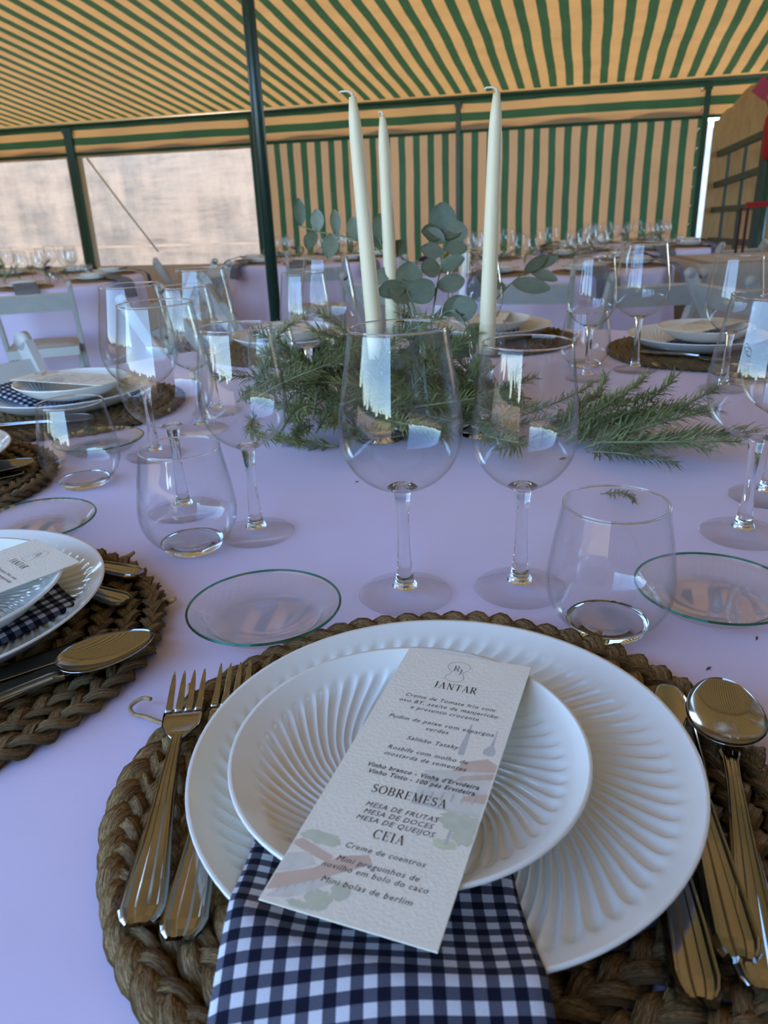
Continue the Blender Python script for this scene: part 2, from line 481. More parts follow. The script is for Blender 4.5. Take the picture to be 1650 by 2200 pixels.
# valance below the eave
def valance(name, v, sgn, u0=UL, u1=UR):
    def fn(a, b):
        u = u0 + (u1 - u0) * a
        return tuv(u, v + sgn * .012 * math.sin(a * 90), EAVE - .005 - .36 * b)
    m = MB(); m.grid(fn, 90, 6, uvfn=lambda a, b: ((u1 - u0) * a, .36 * b))
    return tag(m.build(name, MT['valance']), kind='structure')
valance('trim_1', BACK_V - .03, 1)
m = MB(); m.tube([tuv(UL, BACK_V - .05, EAVE - .01), tuv(UR, BACK_V - .05, EAVE - .01)], .022, 8)
tag(m.build('trim_3', MT['green_metal']), kind='structure')
m = MB(); m.tube([tuv(UL, RIDGE_V, RIDGE - .05), tuv(UR, RIDGE_V, RIDGE - .05)], .035, 8)
tag(m.build('trim_4', MT['green_metal']), kind='structure')
# walls: UV in metres so that the stripes keep their width
def wall(name, p0, p1, ztop, mat, fold=.02, zb=None, nfold=9, uvoff=0):
    p0 = Vector(p0); p1 = Vector(p1); L = (p1 - p0).length; d = (p1 - p0).normalized(); nrm = Vector((-d.y, d.x, 0))
    def fn(a, b):
        p = p0 + d * (L * a); g = ground_z(p.y) - .03 if zb is None else zb
        zt = ztop(a) if callable(ztop) else ztop
        off = fold * math.sin(a * nfold * 2 * PI) * (.2 + .8 * (1 - b)) + fold * .5 * math.sin(a * 31 + 2 * b)
        q = p + nrm * off
        return (q.x, q.y, g + (zt - g) * b)
    m = MB(); m.grid(fn, max(12, int(L * 10)), 14, uvfn=lambda a, b: (L * a + uvoff, 2.4 * b))
    return tag(m.build(name, mat), kind='structure')
VT = EAVE - .26
wall('wall_back', tuv(-3.93, BACK_V, 0), tuv(1.08, BACK_V, 0), VT, MT['wallcloth'], .018)
wall('wall_left', tuv(UL, FRONT_V, 0), tuv(UL, BACK_V, 0), EAVE + .4, MT['wallcloth'])
wall('wall_right', tuv(UR, 7.0, 0), tuv(UR, FRONT_V, 0), EAVE + .4, MT['wallcloth'])
wall('wall_added_sky_block', tuv(-4.2, FRONT_V, 0), tuv(UL, FRONT_V, 0), FEAVE - .03, MT['wallcloth'])  # added panel out of view, narrows the opening to dim the far-left tables
wall('wall_front', tuv(UR, FRONT_V, 0), tuv(-.2, FRONT_V, 0), FEAVE - .03, MT['wallcloth'])
# plastic windows with cream borders and a green post strip between them
def window(name, u0, u1, z0, z1):
    fr = MB()
    g = ground_z(tuv((u0 + u1) / 2, BACK_V, 0).y) - .03
    def slab(a0, a1, za, zb): fr.grid(lambda a, b: tuv(a0 + (a1 - a0) * a, BACK_V + .004, za + (zb - za) * b), 4, 4)
    for y0 in (0,):
        slab(u0, u0 + .12, g, VT); slab(u1 - .12, u1, g, VT); slab(u0 + .12, u1 - .12, z1, VT); slab(u0 + .12, u1 - .12, g, z0 - .25)
    w = fr.build(name, MT['creamcloth']); tag(w, kind='structure')
    pn = MB(); pn.grid(lambda a, b: tuv(u0 + .1 + (u1 - u0 - .2) * a, BACK_V + .012 + .01 * math.sin(a * 9) * math.sin(b * 5), z0 - .26 + (z1 - z0 + .27) * b), 20, 12, uvfn=lambda a, b: ((u1 - u0) * a, (z1 - z0) * b))
    pn.build('pane', MT['plastic'], w)
    se = MB(); se.grid(lambda a, b: tuv(u0 + .12 + (u1 - u0 - .24) * a, BACK_V - .004, z0 - .022 + .022 * b), 8, 1); se.build('weld_seam', MT['seam'], w)
window('window_1', -9.18, -6.52, .60, 1.67)
window('window_2', -6.52, -3.96, .60, 1.67)
rp_ = MB(); rp_.tube([tuv(-6.30, BACK_V - .05, 1.66), tuv(-5.85, BACK_V - .08, 1.05), tuv(-5.45, BACK_V - .10, .52)], .012, 8)
tag(rp_.build('guy_strap', MT['linen']), 'thin slanting strap across the large plastic window', 'strap')
def eave_post(u, v, w, label, zt):
    p = tuv(u, v, 0); g = ground_z(p.y)
    t = thing('tent_post', label, 'post', (p.x, p.y, g - .01), math.atan2(U.y, U.x))
    h = zt - g + .01
    MB().box((0, 0, h / 2), (w, .045, h)).build('post_tube', MT['green_metal'], t, smooth=False)
    MB().box((0, 0, .006), (w + .08, .12, .012)).build('base_plate', MT['green_metal'], t, smooth=False)
    MB().box((0, 0, h - .03), (w + .02, .07, .05)).build('bracket', MT['green_metal'], t, smooth=False)
    return t
eave_post(-6.52, BACK_V - .045, .11, 'green post between the two clear plastic tent windows', EAVE - .05)
p2 = eave_post(-3.98, BACK_V - .085, .10, 'green post between the plastic window and the striped wall', EAVE - .05)
p3 = eave_post(1.045, BACK_V - .085, .055, 'green tent post at the right end of the striped wall', EAVE - .05)
eave_post(-1.54, BACK_V - .05, .05, 'slim dark post in front of the striped wall between the candles', EAVE - .05)
for pst, n_, sd in ((p2, 9, 1), (p3, 8, -1)):
    for k in range(n_):
        h = MB(); z = 2.2 - k * .185
        h.tube([(sd * .05, -.03, z), (sd * .062, -.055, z + .012), (sd * .075, -.06, z), (sd * .07, -.05, z - .02), (sd * .055, -.03, z - .012)], .008, 6)
        h.build('lacing_hook', MT['steel_hook'], pst)
# the round pole close to our table
pp = (-.408, 3.2, ground_z(3.2) - .01)
t = thing('tent_pole', 'dark green round tent pole standing behind our table', 'pole', pp)
hp = RIDGE - pp[2] - .14
MB().lathe([(0, 0), (.0235, 0), (.0235, hp), (0, hp)], 20).build('tube', MT['pole'], t)
MB().lathe([(0, 0), (.09, 0), (.09, .012), (.03, .02), (.0, .02)], 24).build('base_plate', MT['pole'], t)
MB().lathe([(.0, hp - .06), (.034, hp - .06), (.034, hp), (0, hp)], 20).build('collar', MT['pole'], t)

# ------------------------------------------------------------------ tables and cloths
def round_cloth(R, h, nfold, depth, seed):
    rnd = random.Random(seed); ph = [rnd.random() * 6 for _ in range(4)]
    rows = [(0, 0), (.15, 0), (.3, 0), (.45, 0), (.6, 0), (.75, 0), (.9, 0), (.97, 0), (1.0, -.004), (1.008, -.02)] + [(1.0, -h * k / 10) for k in range(1, 11)]
    n = 160; vv = [(0, 0, 0)]; ff = []
    for ri, (r, z) in enumerate(rows[1:]):
        k = max(0, -z / h)
        for i in range(n):
            a = 2 * PI * i / n
            off = depth * (k ** .6) * (math.sin(a * nfold + ph[0] + .6 * math.sin(3 * a + ph[1])) + .4 * math.sin(a * (nfold * 2 - 3) + ph[2])) + .1 * k if k else 0
            rr = R * r + off * .6
            vv.append((rr * math.cos(a), rr * math.sin(a), z))
    for i in range(n): ff.append((0, 1 + i, 1 + (i + 1) % n))
    for r in range(len(rows) - 2):
        for i in range(n):
            a = 1 + r * n; b = a + n
            ff.append((a + i, b + i, b + (i + 1) % n, a + (i + 1) % n))
    m = MB(); m.add(vv, ff); return m
def round_table(x, y, R, lab_t, lab_c, seed):
    g = ground_z(y); top = g + TT if seed else TT
    t = thing('round_table', lab_t, 'table', (x, y, g - (0 if seed else .0)))
    h = top - g - .004
    MB().lathe([(0, h - .025), (R - .01, h - .025), (R - .005, h - .02), (R - .005, h - .003), (R - .01, h), (0, h)], 64).build('tabletop', MT['wood'], t)
    for k in range(4):
        a = k * PI / 2 + .5
        MB().tube([(R * .6 * math.cos(a), R * .6 * math.sin(a), 0), (R * .55 * math.cos(a), R * .55 * math.sin(a), h - .025)], .017, 10).build('leg', MT['green_metal'], t)
    c = round_cloth(R, h - .03, 14, .05, seed + 3).build('tablecloth', MT['cloth'], None, (x, y, top))
    tag(c, lab_c, 'tablecloth')
    return top
TC = (.116, 1.03)
round_table(TC[0], TC[1], .92, 'round table under the nearest white cloth', 'white tablecloth of the near round table set for dinner', 0)
BT = [(1.05, 5.25, .85, 'round table in the middle distance behind the candles', 'white cloth on the middle-distance table behind the candles'),
      (-2.55, 5.75, .85, 'round table in front of the plastic windows at left', 'white cloth on the table in front of the plastic windows'),
      (-.55, 7.6, .80, 'round table deep in the tent behind the green pole', 'white cloth on the deep table behind the green pole'),
      (2.35, 7.55, .80, 'round table by the right end of the striped wall', 'white cloth on the table at the right end of striped wall')]
TOPS = [round_table(*b, i + 1) for i, b in enumerate(BT)]

# ------------------------------------------------------------------ table ware prototypes
def shell(outer, wall_, bottom):
    """outer: (r,z) from bottom to rim -> closed thin wall with inside"""
    inner = []
    for i, (r, z) in enumerate(outer):
        if z > bottom: inner.append((max(.0005, r - wall_), z))
    top = outer[-1]
    prof = [(0, outer[0][1])] + outer + [(top[0] - wall_ * .5, top[1] + wall_ * .5)] + list(reversed(inner)) + [(0, bottom)]
    return prof
def spline(pts, n=6):
    out = []
    for i in range(len(pts) - 1):
        p0 = pts[max(0, i - 1)]; p1 = pts[i]; p2 = pts[i + 1]; p3 = pts[min(len(pts) - 1, i + 2)]
        for k in range(n):
            t = k / n
            out.append(tuple(.5 * ((2 * p1[j]) + (-p0[j] + p2[j]) * t + (2 * p0[j] - 5 * p1[j] + 4 * p2[j] - p3[j]) * t * t + (-p0[j] + 3 * p1[j] - 3 * p2[j] + p3[j]) * t ** 3) for j in range(len(p1))))
    out.append(tuple(pts[-1])); return out
BIG = dict(bowl=[(.0065, .0925), (.016, .0955), (.029, .1025), (.0395, .1135), (.0455, .127), (.0472, .141), (.0460, .158), (.0425, .180), (.0385, .203), (.0362, .2175)], foot=.0385, st=.0925)
SML = dict(bowl=[(.0055, .0885), (.014, .092), (.026, .100), (.0355, .1125), (.0402, .1275), (.0405, .142), (.0388, .160), (.0362, .180), (.0332, .2025)], foot=.0375, st=.0885)
def wine_glass(name, spec):
    t = thing(name, 'x', 'glass')
    b = spline(spec['bowl'], 5)
    MB().lathe(shell(b, .0010, spec['st'] + .004), 72).build('bowl', MT['bowl'], t)
    s = spec['st']
    st = spline([(.0105, .0085), (.0078, .014), (.0062, .026), (.0050, .045), (.0048, .065), (.0056, s - .012), (.0066, s - .004), (.0068, s - .0002)], 4)
    MB().lathe([(0, .0083)] + st + [(.0118, s + .0022), (.0095, s + .0036), (0, s + .0030)], 32).build('stem', MT['stem'], t)
    rr, rz_ = b[-1][0] - .0005, b[-1][1] + .0004
    MB().tube([(rr * math.cos(q), rr * math.sin(q), rz_) for q in [2 * PI * k / 72 for k in range(72)]], .0007, 8, closed=True).build('rim', MT['stem'], t)
    F = spec['foot']
    MB().lathe([(0, .0004), (F - .001, .0004), (F, .0012), (F - .001, .0022), (F * .6, .0036), (.016, .0058), (.0108, .0082), (0, .0082)], 72).build('foot', MT['foot'], t)
    return t
def tumbler():
    t = thing('water_tumbler', 'x', 'glass')
    o = spline([(.0300, .0075), (.0365, .0125), (.0430, .023), (.0457, .036), (.0450, .050), (.0425, .068), (.0392, .086), (.0368, .100)], 5)
    inn = [(r - .0013, z) for r, z in reversed(o)]
    MB().lathe(o + [(o[-1][0] - .0006, o[-1][1] + .0006)] + inn + [o[0]], 72).build('wall', MT['bowl'], t)
    MB().lathe([(0, .0005), (.0262, .0005), (.0282, .0025), (.0300, .0073), (.0288, .0080), (.026, .0068), (.02, .0062), (.0, .0060)], 64).build('base', MT['stem'], t)
    MB().tube([(.0362 * math.cos(a), .0362 * math.sin(a), .1003) for a in [2 * PI * k / 72 for k in range(72)]], .0009, 8, closed=True).build('rim', MT['stem'], t)
    return t
def saucer():
    t = thing('glass_side_plate', 'x', 'plate')
    MB().lathe([(0, .001), (.020, .001), (.0395, .001), (.0405, .0011), (.0430, .0022), (.0440, .0028), (.0580, .0135), (.0595, .0150), (.0580, .0162), (.0440, .0060), (.0425, .0050), (.0405, .0044), (.0395, .0042), (.02, .0042), (0, .0042)], 96).build('dish', MT['dish'], t)
    MB().tube([(.0592 * math.cos(a), .0592 * math.sin(a), .0155) for a in [2 * PI * k / 96 for k in range(96)]], .0010, 8, closed=True).build('edge', MT['green_edge'], t)
    return t
def fluted_plate(name, R, H, nf, rw, swirl, rout, amp):
    """porcelain plate whose inside carries swirling concave flutes with rounded outer ends"""
    m = MB(); nt_ = nf * 8
    rs = [0, .006, .014, .022, .03, .038] + [.046 + (R - .046) * k / 34 for k in range(35)]
    rs = [r for r in rs if r <= R]
    def prof(r):
        if r < rw: return .0042
        q = (r - rw) / (R - rw)
        return .0042 + (H - .0042) * (q ** 1.55)
    vv = [(0, 0, prof(0))]; ff = []
    for r in rs[1:]:
        for i in range(nt_):
            a = 2 * PI * i / nt_
            u = (i % 8) / 8.0
            ro = rout - .0045 * (2 * u - 1) ** 2
            e = max(0, min(1, (ro - r) / .006)); e = e * e * (3 - 2 * e)
            e *= max(0, min(1, (r - .010) / .05)) ** .6
            d = -amp * e * (1 - (2 * u - 1) ** 2)
            aa = a + swirl * (max(0, 1 - r / R)) ** 1.7
            vv.append((r * math.cos(aa), r * math.sin(aa), prof(r) + d))
    n = nt_
    for i in range(n): ff.append((0, 1 + i, 1 + (i + 1) % n))
    for k in range(len(rs) - 2):
        for i in range(n):
            a = 1 + k * n; b = a + n
            ff.append((a + i, b + i, b + (i + 1) % n, a + (i + 1) % n))
    m.add(vv, ff)
    m2 = MB(); q = R - rw
    m2.lathe([(R, H), (R + .0016, H + .0004), (R + .0020, H - .0010), (R + .0006, H - .0022), (rw + q * .7, H * .52 - .002), (rw + q * .35, H * .17 - .001), (rw * .98, .0012), (rw * .92, 0), (rw * .88, 0), (rw * .86, .0014), (0, .0014)], 96)
    t = thing(name, 'x', 'plate')
    m.build('fluted_face', MT['porcelain'], t); m2.build('rim_and_underside', MT['porcelain'], t)
    return t
P_BIG = wine_glass('large_wine_glass', BIG); P_SML = wine_glass('small_wine_glass', SML)
P_TUM = tumbler(); P_SAU = saucer()
P_CHA = fluted_plate('charger_plate', .1275, .027, 64, .074, 2.0, .1190, .0025)
P_PLA = fluted_plate('dessert_plate', .0865, .028, 50, .036, 2.0, .0785, .0024)

# braided seagrass mat: rings of three-strand plait
def placemat():
    t = thing('woven_placemat', 'x', 'placemat')
    rnd = random.Random(3)
    nring = 9
    for k in range(nring):
        R = .0135 + .0196 * k
        per = max(2, round(2 * PI * R / .052))
        ring = obj('plait_ring', None, t)
        for s in range(3):
            n = per * 15; vv = []; uvs = []; nc = 14
            ph0 = k * 1.3
            for i in range(n):
                a = 2 * PI * i / n; ph = per * a + 2 * PI * s / 3
                jit = 1 + .16 * math.sin(a * 7 + k + s * 2) + .10 * math.sin(a * 17 + k * 3)
                lat = .0053 * math.sin(ph) * (1 + .1 * math.sin(a * 5 + k)); zz = .0060 + .0027 * math.sin(2 * ph + .3) * jit
                rr = R + lat
                c = Vector((rr * math.cos(a + ph0), rr * math.sin(a + ph0), zz))
                dl = .0053 * math.cos(ph) * per; tang = Vector((-math.sin(a + ph0) * rr + dl * math.cos(a + ph0), math.cos(a + ph0) * rr + dl * math.sin(a + ph0), .0052 * math.cos(2 * ph + .3) * per)).normalized()
                side = tang.cross(Vector((0, 0, 1))).normalized(); up = side.cross(tang)
                tw = .55 * math.cos(ph)
                sd = side * math.cos(tw) + up * math.sin(tw); u2 = up * math.cos(tw) - side * math.sin(tw)
                w = .0052 * (1 + .22 * math.sin(ph * 1.0 + 1) + .12 * math.sin(a * 23 + s * 2 + k)); h = .0027 * jit
                for q in range(nc):
                    b = 2 * PI * q / nc
                    rg = 1 + (.26 if q % 2 else -.13) * (1 + .5 * math.sin(a * 11 + q * 2 + s))
                    p = c + sd * (w * rg * math.cos(b)) + u2 * (h * rg * math.sin(b))
                    vv.append((p.x, p.y, max(.0003, p.z))); uvs.append((q / nc, a * R / .02 + s * 3.7 + k * 11))
            ff = []
            for i in range(n):
                for q in range(nc):
                    A, B = i * nc, ((i + 1) % n) * nc
                    ff.append((A + q, A + (q + 1) % nc, B + (q + 1) % nc, B + q))
            m = MB(); o = m.add(vv, ff)
            for i, uv in enumerate(uvs): m.uv[i] = uv
            m.build('plait_strand', MT['straw'], ring)
    # a few frayed ends of straw on the rim
    for k in range(4):
        a = [2.35, 5.2, .6, 4.6][k]; R = .180
        c = Vector((R * math.cos(a), R * math.sin(a), .006)); d = Vector((math.cos(a - .9), math.sin(a - .9), .35))
        MB().tube([c, c + d * .006, c + d * .012 + Vector((0, 0, .002))], [.0026, .0024, .0016], 6).build('frayed_end', MT['straw'], t)
    return t
P_MAT = placemat()

# ---- cutlery, lying along +Y (tip), origin at the handle end, z = 0 underneath
def loft(stations, nx=10, prof=None):
    """stations: (y, zc, halfwidth, thickness)"""
    m = MB(); ring = []
    top = [-1 + 2 * i / nx for i in range(nx + 1)]
    vv = []; cnt = 2 * (nx + 1)
    for (y, z, w, th) in stations:
        for t_ in top: vv.append((w * t_, y, z + th / 2 * (prof(t_, y) if prof else 1)))
        for t_ in reversed(top): vv.append((w * t_, y, z - th / 2))
    ff = []
    for i in range(len(stations) - 1):
        for k in range(cnt):
            a, b = i * cnt, (i + 1) * cnt
            ff.append((a + k, b + k, b + (k + 1) % cnt, a + (k + 1) % cnt))
    ff.append(tuple(range(cnt))); ff.append(tuple(reversed(range((len(stations) - 1) * cnt, len(stations) * cnt))))
    m.add(vv, ff); return m
def handle_prof(t_, y):
    a = abs(t_)
    return 1.0 + (.75 if .70 <= a <= .85 else 0) - (.5 if a > .95 else 0) + (.35 if a < .25 else 0)
HST = [(0, .0026, .0062, .0022), (.003, .0026, .0088, .0026), (.008, .0026, .0106, .003), (.022, .0028, .0100, .003), (.045, .0034, .0078, .003), (.07, .0042, .0058, .003), (.095, .0048, .0045, .003)]
def make_fork():
    t = thing('dinner_fork', 'x', 'fork')
    h = loft(HST + [(.112, .0046, .0034, .003), (.126, .0042, .0032, .003)], 20, handle_prof); h.build('handle', MT['steel'], t, smooth=False)
    hd = loft([(.124, .0042, .0034, .003), (.131, .0034, .0075, .0022), (.138, .0026, .0110, .0018), (.148, .0022, .0118, .0017), (.154, .0026, .0116, .0016)], 10)
    head = hd.build('head', MT['steel'], t)
    for k in range(4):
        x = -.0090 + .0060 * k
        st = [(.152, .0026, .0022, .0016), (.165, .0034, .0019, .0016), (.178, .0048, .0016, .0015), (.187, .0062, .0010, .0013), (.191, .0070, .0003, .0009)]
        m = loft(st, 4); m.v = [(a + x * (1 + (b - .152) * 2.0), b, c) for a, b, c in m.v]
        m.build('tine', MT['steel'], head)
    return t
def make_spoon():
    t = thing('dinner_spoon', 'x', 'spoon')
    h = loft(HST + [(.115, .0050, .0036, .003), (.130, .0048, .0040, .003), (.137, .0044, .0055, .0022)], 20, handle_prof); h.build('handle', MT['steel'], t, smooth=False)
    m = MB(); L, W = .066, .0212; nr, na = 10, 40; vv = []; ff = []
    def pt(r, a, dz):
        x = W * r * math.sin(a); yy = L / 2 * r * math.cos(a)
        w = 1 + .18 * (-yy / (L / 2)) * 0
        egg = 1 - .16 * (math.cos(a)) * r
        return (x * egg, .168 + yy, .0016 + .0074 * r ** 2.2 - .0012 * r * math.cos(a) + dz)
    for dz, fl in ((.0012, 0), (0, 1)):
        o = len(vv); vv.append(pt(0, 0, dz))
        for k in range(1, nr + 1):
            for i in range(na): vv.append(pt(k / nr, 2 * PI * i / na, dz))
        for i in range(na):
            f = (o, o + 1 + (i + 1) % na, o + 1 + i); ff.append(f if not fl else f[::-1])
        for k in range(nr - 1):
            for i in range(na):
                a = o + 1 + k * na; b = a + na; f = (a + i, a + (i + 1) % na, b + (i + 1) % na, b + i)
                ff.append(f if not fl else f[::-1])
    tot = 1 + nr * na
    for i in range(na):
        a = 1 + (nr - 1) * na; b = a + tot
        ff.append((a + i, b + i, b + (i + 1) % na, a + (i + 1) % na))
    m.add(vv, ff); m.build('bowl', MT['steel'], t)
    return t
def make_knife():
    t = thing('dinner_knife', 'x', 'knife')
    st = [(0, .0034, .0068, .0050), (.003, .0034, .0090, .006), (.008, .0034, .0104, .0066), (.03, .0036, .0096, .0066), (.06, .0040, .0076, .006), (.085, .0040, .0064, .0055), (.092, .0040, .0052, .005)]
    loft(st, 20, handle_prof).build('handle', MT['steel'], t, smooth=False)
    b = loft([(.090, .0040, .0050, .003), (.098, .0036, .0075, .0014), (.12, .0032, .0090, .0013), (.16, .0030, .0098, .0012), (.178, .0030, .0096, .0011), (.187, .0030, .0080, .001), (.192, .0030, .0052, .001), (.1945, .0030, .002, .0009)], 8)
    b.build('blade', MT['steel'], t)
    return t
P_FRK = make_fork(); P_SPN = make_spoon(); P_KNF = make_knife()

def along(proto, end, tip, z, label, cat, length=None, tilt=0.0, group=None, z1=None):
    """lay a piece of cutlery with its handle end at `end`, pointing to `tip`"""
    d = Vector((tip[0] - end[0], tip[1] - end[1], 0)); rz = math.atan2(-d.x, d.y)
    o = put(proto, None, (end[0], end[1], z), rz, label, cat, group, rot=Euler((tilt, 0, rz)))
    if length: o.scale = (1, d.length / length, 1)
    return o

# ------------------------------------------------------------------ menu card (flat print on paper)
def ribbon(m, pts, ws, closed=False, z=0.0):
    P_ = [Vector((p[0], p[1], 0)) for p in pts]; n = len(P_); vv = []
    for i in range(n):
        t = (P_[(i + 1) % n] - P_[i - 1]) if closed else (P_[min(n - 1, i + 1)] - P_[max(0, i - 1)])
        t = t.normalized() if t.length > 1e-9 else Vector((1, 0, 0)); nn = Vector((-t.y, t.x, 0)); w = ws[i] if hasattr(ws, '__len__') else ws
        vv += [P_[i] + nn * w / 2 + Vector((0, 0, z)), P_[i] - nn * w / 2 + Vector((0, 0, z))]
    ff = [(2 * i, 2 * i + 1, (2 * i + 3) % (2 * n), (2 * i + 2) % (2 * n)) for i in range(n if closed else n - 1)]
    m.add(vv, ff)
TK, TN = .13, .045
def arc(cx, cy, rx, ry, a0, a1, n=14):
    return [(cx + rx * math.cos(math.radians(a0 + (a1 - a0) * i / n)), cy + ry * math.sin(math.radians(a0 + (a1 - a0) * i / n))) for i in range(n + 1)]
def wfun(pts):
    ws = []
    for i in range(len(pts)):
        a = pts[max(0, i - 1)]; b = pts[min(len(pts) - 1, i + 1)]
        dx, dy = abs(b[0] - a[0]), abs(b[1] - a[1]); ws.append(TN + (TK - TN) * dy / max(1e-6, math.hypot(dx, dy)))
    return ws
def serif_glyph(c):
    S = []   # (pts, widths, closed)
    def ln(a, b, w): S.append(([a, b], w, False))
    def sf(x, y, w=.26): ln((x - w / 2, y), (x + w / 2, y), TN)
    t0, t1 = .02, .98
    if c == 'I': ln((.17, 0), (.17, 1), TK); sf(.17, t0, .32); sf(.17, t1, .32); return S, .34
    if c == 'T': ln((.36, 0), (.36, 1), TK); ln((.02, t1), (.70, t1), TN); ln((.03, .8), (.03, 1), TN); ln((.69, .8), (.69, 1), TN); sf(.36, t0, .3); return S, .72
    if c == 'E':
        ln((.14, 0), (.14, 1), TK); ln((.02, t1), (.60, t1), TN); ln((.02, t0), (.62, t0), TN); ln((.14, .52), (.46, .52), TN)
        ln((.59, .8), (.59, 1), TN); ln((.61, 0), (.61, .22), TN); ln((.45, .42), (.45, .62), TN); return S, .64
    if c == 'A': ln((.10, 0), (.40, 1), TN); ln((.40, 1), (.70, 0), TK); ln((.2, .34), (.58, .34), TN); sf(.1, t0, .24); sf(.70, t0, .28); return S, .82
    if c == 'N': ln((.14, 0), (.14, 1), TN); ln((.12, .98), (.72, .02), TK); ln((.72, 0), (.72, 1), TN); sf(.14, t0, .24); sf(.08, t1, .2); sf(.72, t1, .24); return S, .86
    if c == 'M': ln((.14, 0), (.14, 1), TN); ln((.14, .98), (.48, .02), TK); ln((.48, .02), (.82, .98), TN); ln((.82, 0), (.82, 1), TK); sf(.14, t0, .24); sf(.82, t0, .28); sf(.1, t1, .2); sf(.86, t1, .2); return S, .98
    if c in 'RB':
        ln((.14, 0), (.14, 1), TK); sf(.14, t0, .28); sf(.1, t1, .2)
        p = [(.14, t1), (.3, t1)] + arc(.32, .74, .25, .24, 88, -88) + [(.14, .5)]; S.append((p, wfun(p), False))
        if c == 'R': ln((.32, .5), (.68, .0), TK); sf(.70, t0, .14); return S, .76
        p = [(.14, .51), (.3, .51)] + arc(.32, .265, .30, .245, 88, -88) + [(.14, t0)]; S.append((p, wfun(p), False)); return S, .70
    if c == 'O': p = arc(.42, .5, .37, .48, 0, 352, 30); S.append((p, wfun(p), True)); return S, .84
    if c == 'C': p = arc(.42, .5, .37, .48, 48, 312, 26); S.append((p, wfun(p), False)); ln((.68, .72), (.68, 1), TN); return S, .76
    if c == 'S':
        p = arc(.30, .74, .20, .235, 40, 250, 14) + [(.30, .50)] + arc(.29, .265, .23, .245, 70, -140, 14); S.append((p, [TN + (TK - TN) * (.35 + .65 * math.sin(PI * i / (len(p) - 1)) ** 2) for i in range(len(p))], False))
        ln((.47, .76), (.47, .98), TN); ln((.06, .02), (.06, .26), TN); return S, .58
    if c == 'J': p = [(.26, 1), (.26, .4), (.25, .1), (.18, -.08), (.06, -.14)]; S.append((p, [TK, TK, TK * .8, TN, TN], False)); sf(.26, t1, .3); return S, .44
    return S, .4
def serif_text(txt, x0, x1, y, hgt, z, parent, mat):
    sp = .16; w = 0; gl = []
    for c in txt:
        S, a = serif_glyph(c); gl.append((S, w)); w += a + sp
    w -= sp; sx = (x1 - x0) / w; m = MB()
    for S, ox in gl:
        for pts, ws, cl in S:
            ribbon(m, [((p[0] + ox) * sx + x0, p[1] * hgt + y) for p in pts], [v * (sx + hgt) / 2 for v in ws] if hasattr(ws, '__len__') else ws * (sx + hgt) / 2, cl, z)
    return m.build('printed_heading', mat, parent, smooth=False)
def sans_mesh(txt, width, size, shear=.22, bold=0.0):
    cu = bpy.data.curves.new('tmp_text', 'FONT'); cu.body = txt; cu.size = size; cu.shear = shear; cu.space_character = 1.12; cu.resolution_u = 2; cu.offset = bold
    o = bpy.data.objects.new('tmp_text', cu); COL.objects.link(o)
    dg = bpy.context.evaluated_depsgraph_get(); me = bpy.data.meshes.new_from_object(o.evaluated_get(dg))
    bpy.data.objects.remove(o); bpy.data.curves.remove(cu)
    xs = [v.co.x for v in me.vertices]; a, b = min(xs), max(xs); k = width / (b - a)
    for v in me.vertices: v.co.x = (v.co.x - a) * k
    me.update(); return me
LINES = [('Creme de Tomate frio com', 12.6, 61.4, 140.2, 0), ('ovo BT, azeite de manjericão', 10.8, 63.9, 135.2, 0), ('e presunto crocante', 18.7, 55.2, 130.4, 0),
         ('Pudim de peixe com espargos', 10.1, 65.1, 120.6, 0), ('verdes', 31.6, 43.2, 115.8, 0), ('Salmão Tataky', 24.6, 51.0, 106.4, 0),
         ('Rosbife com molho de', 17.8, 57.9, 97.4, 0), ('mostarda de sementes', 17.7, 58.4, 92.6, 0),
         ("Vinho branco - Vinha d'Ervideira", 13.0, 66.8, 82.8, 1), ('Vinho Tinto - 100 pés Ervideira', 15.0, 65.9, 78.6, 1),
         ('MESA DE FRUTAS', 21.5, 54.8, 58.4, 0), ('MESA DE DOCES', 22.2, 53.8, 54.2, 0), ('MESA DE QUEIJOS', 20.3, 55.7, 50.0, 0),
         ('Creme de coentros', 22.0, 56.7, 34.0, 0), ('Mini preguinhos de', 21.1, 56.4, 26.6, 0), ('novilho em bolo do caco', 16.5, 61.4, 22.3, 0), ('Mini bolas de berlim', 19.4, 57.2, 15.2, 0)]
def poly(pts, mat, name, parent, z):
    m = MB(); m.add([(x * .001, y * .001, z) for x, y in pts], [tuple(range(len(pts)))])
    return m.build(name, mat, parent, smooth=False)
def blob(cx, cy, rx, ry, seed, n=22):
    r_ = random.Random(seed)
    return [(cx + rx * (1 + r_.uniform(-.22, .22)) * math.cos(2 * PI * i / n), cy + ry * (1 + r_.uniform(-.22, .22)) * math.sin(2 * PI * i / n)) for i in range(n)]
CW, CH, CT = .072, .186, .0007
def clamp_poly(pts): return [(min(71.4, max(.6, x)), min(185, max(.6, y))) for x, y in pts]
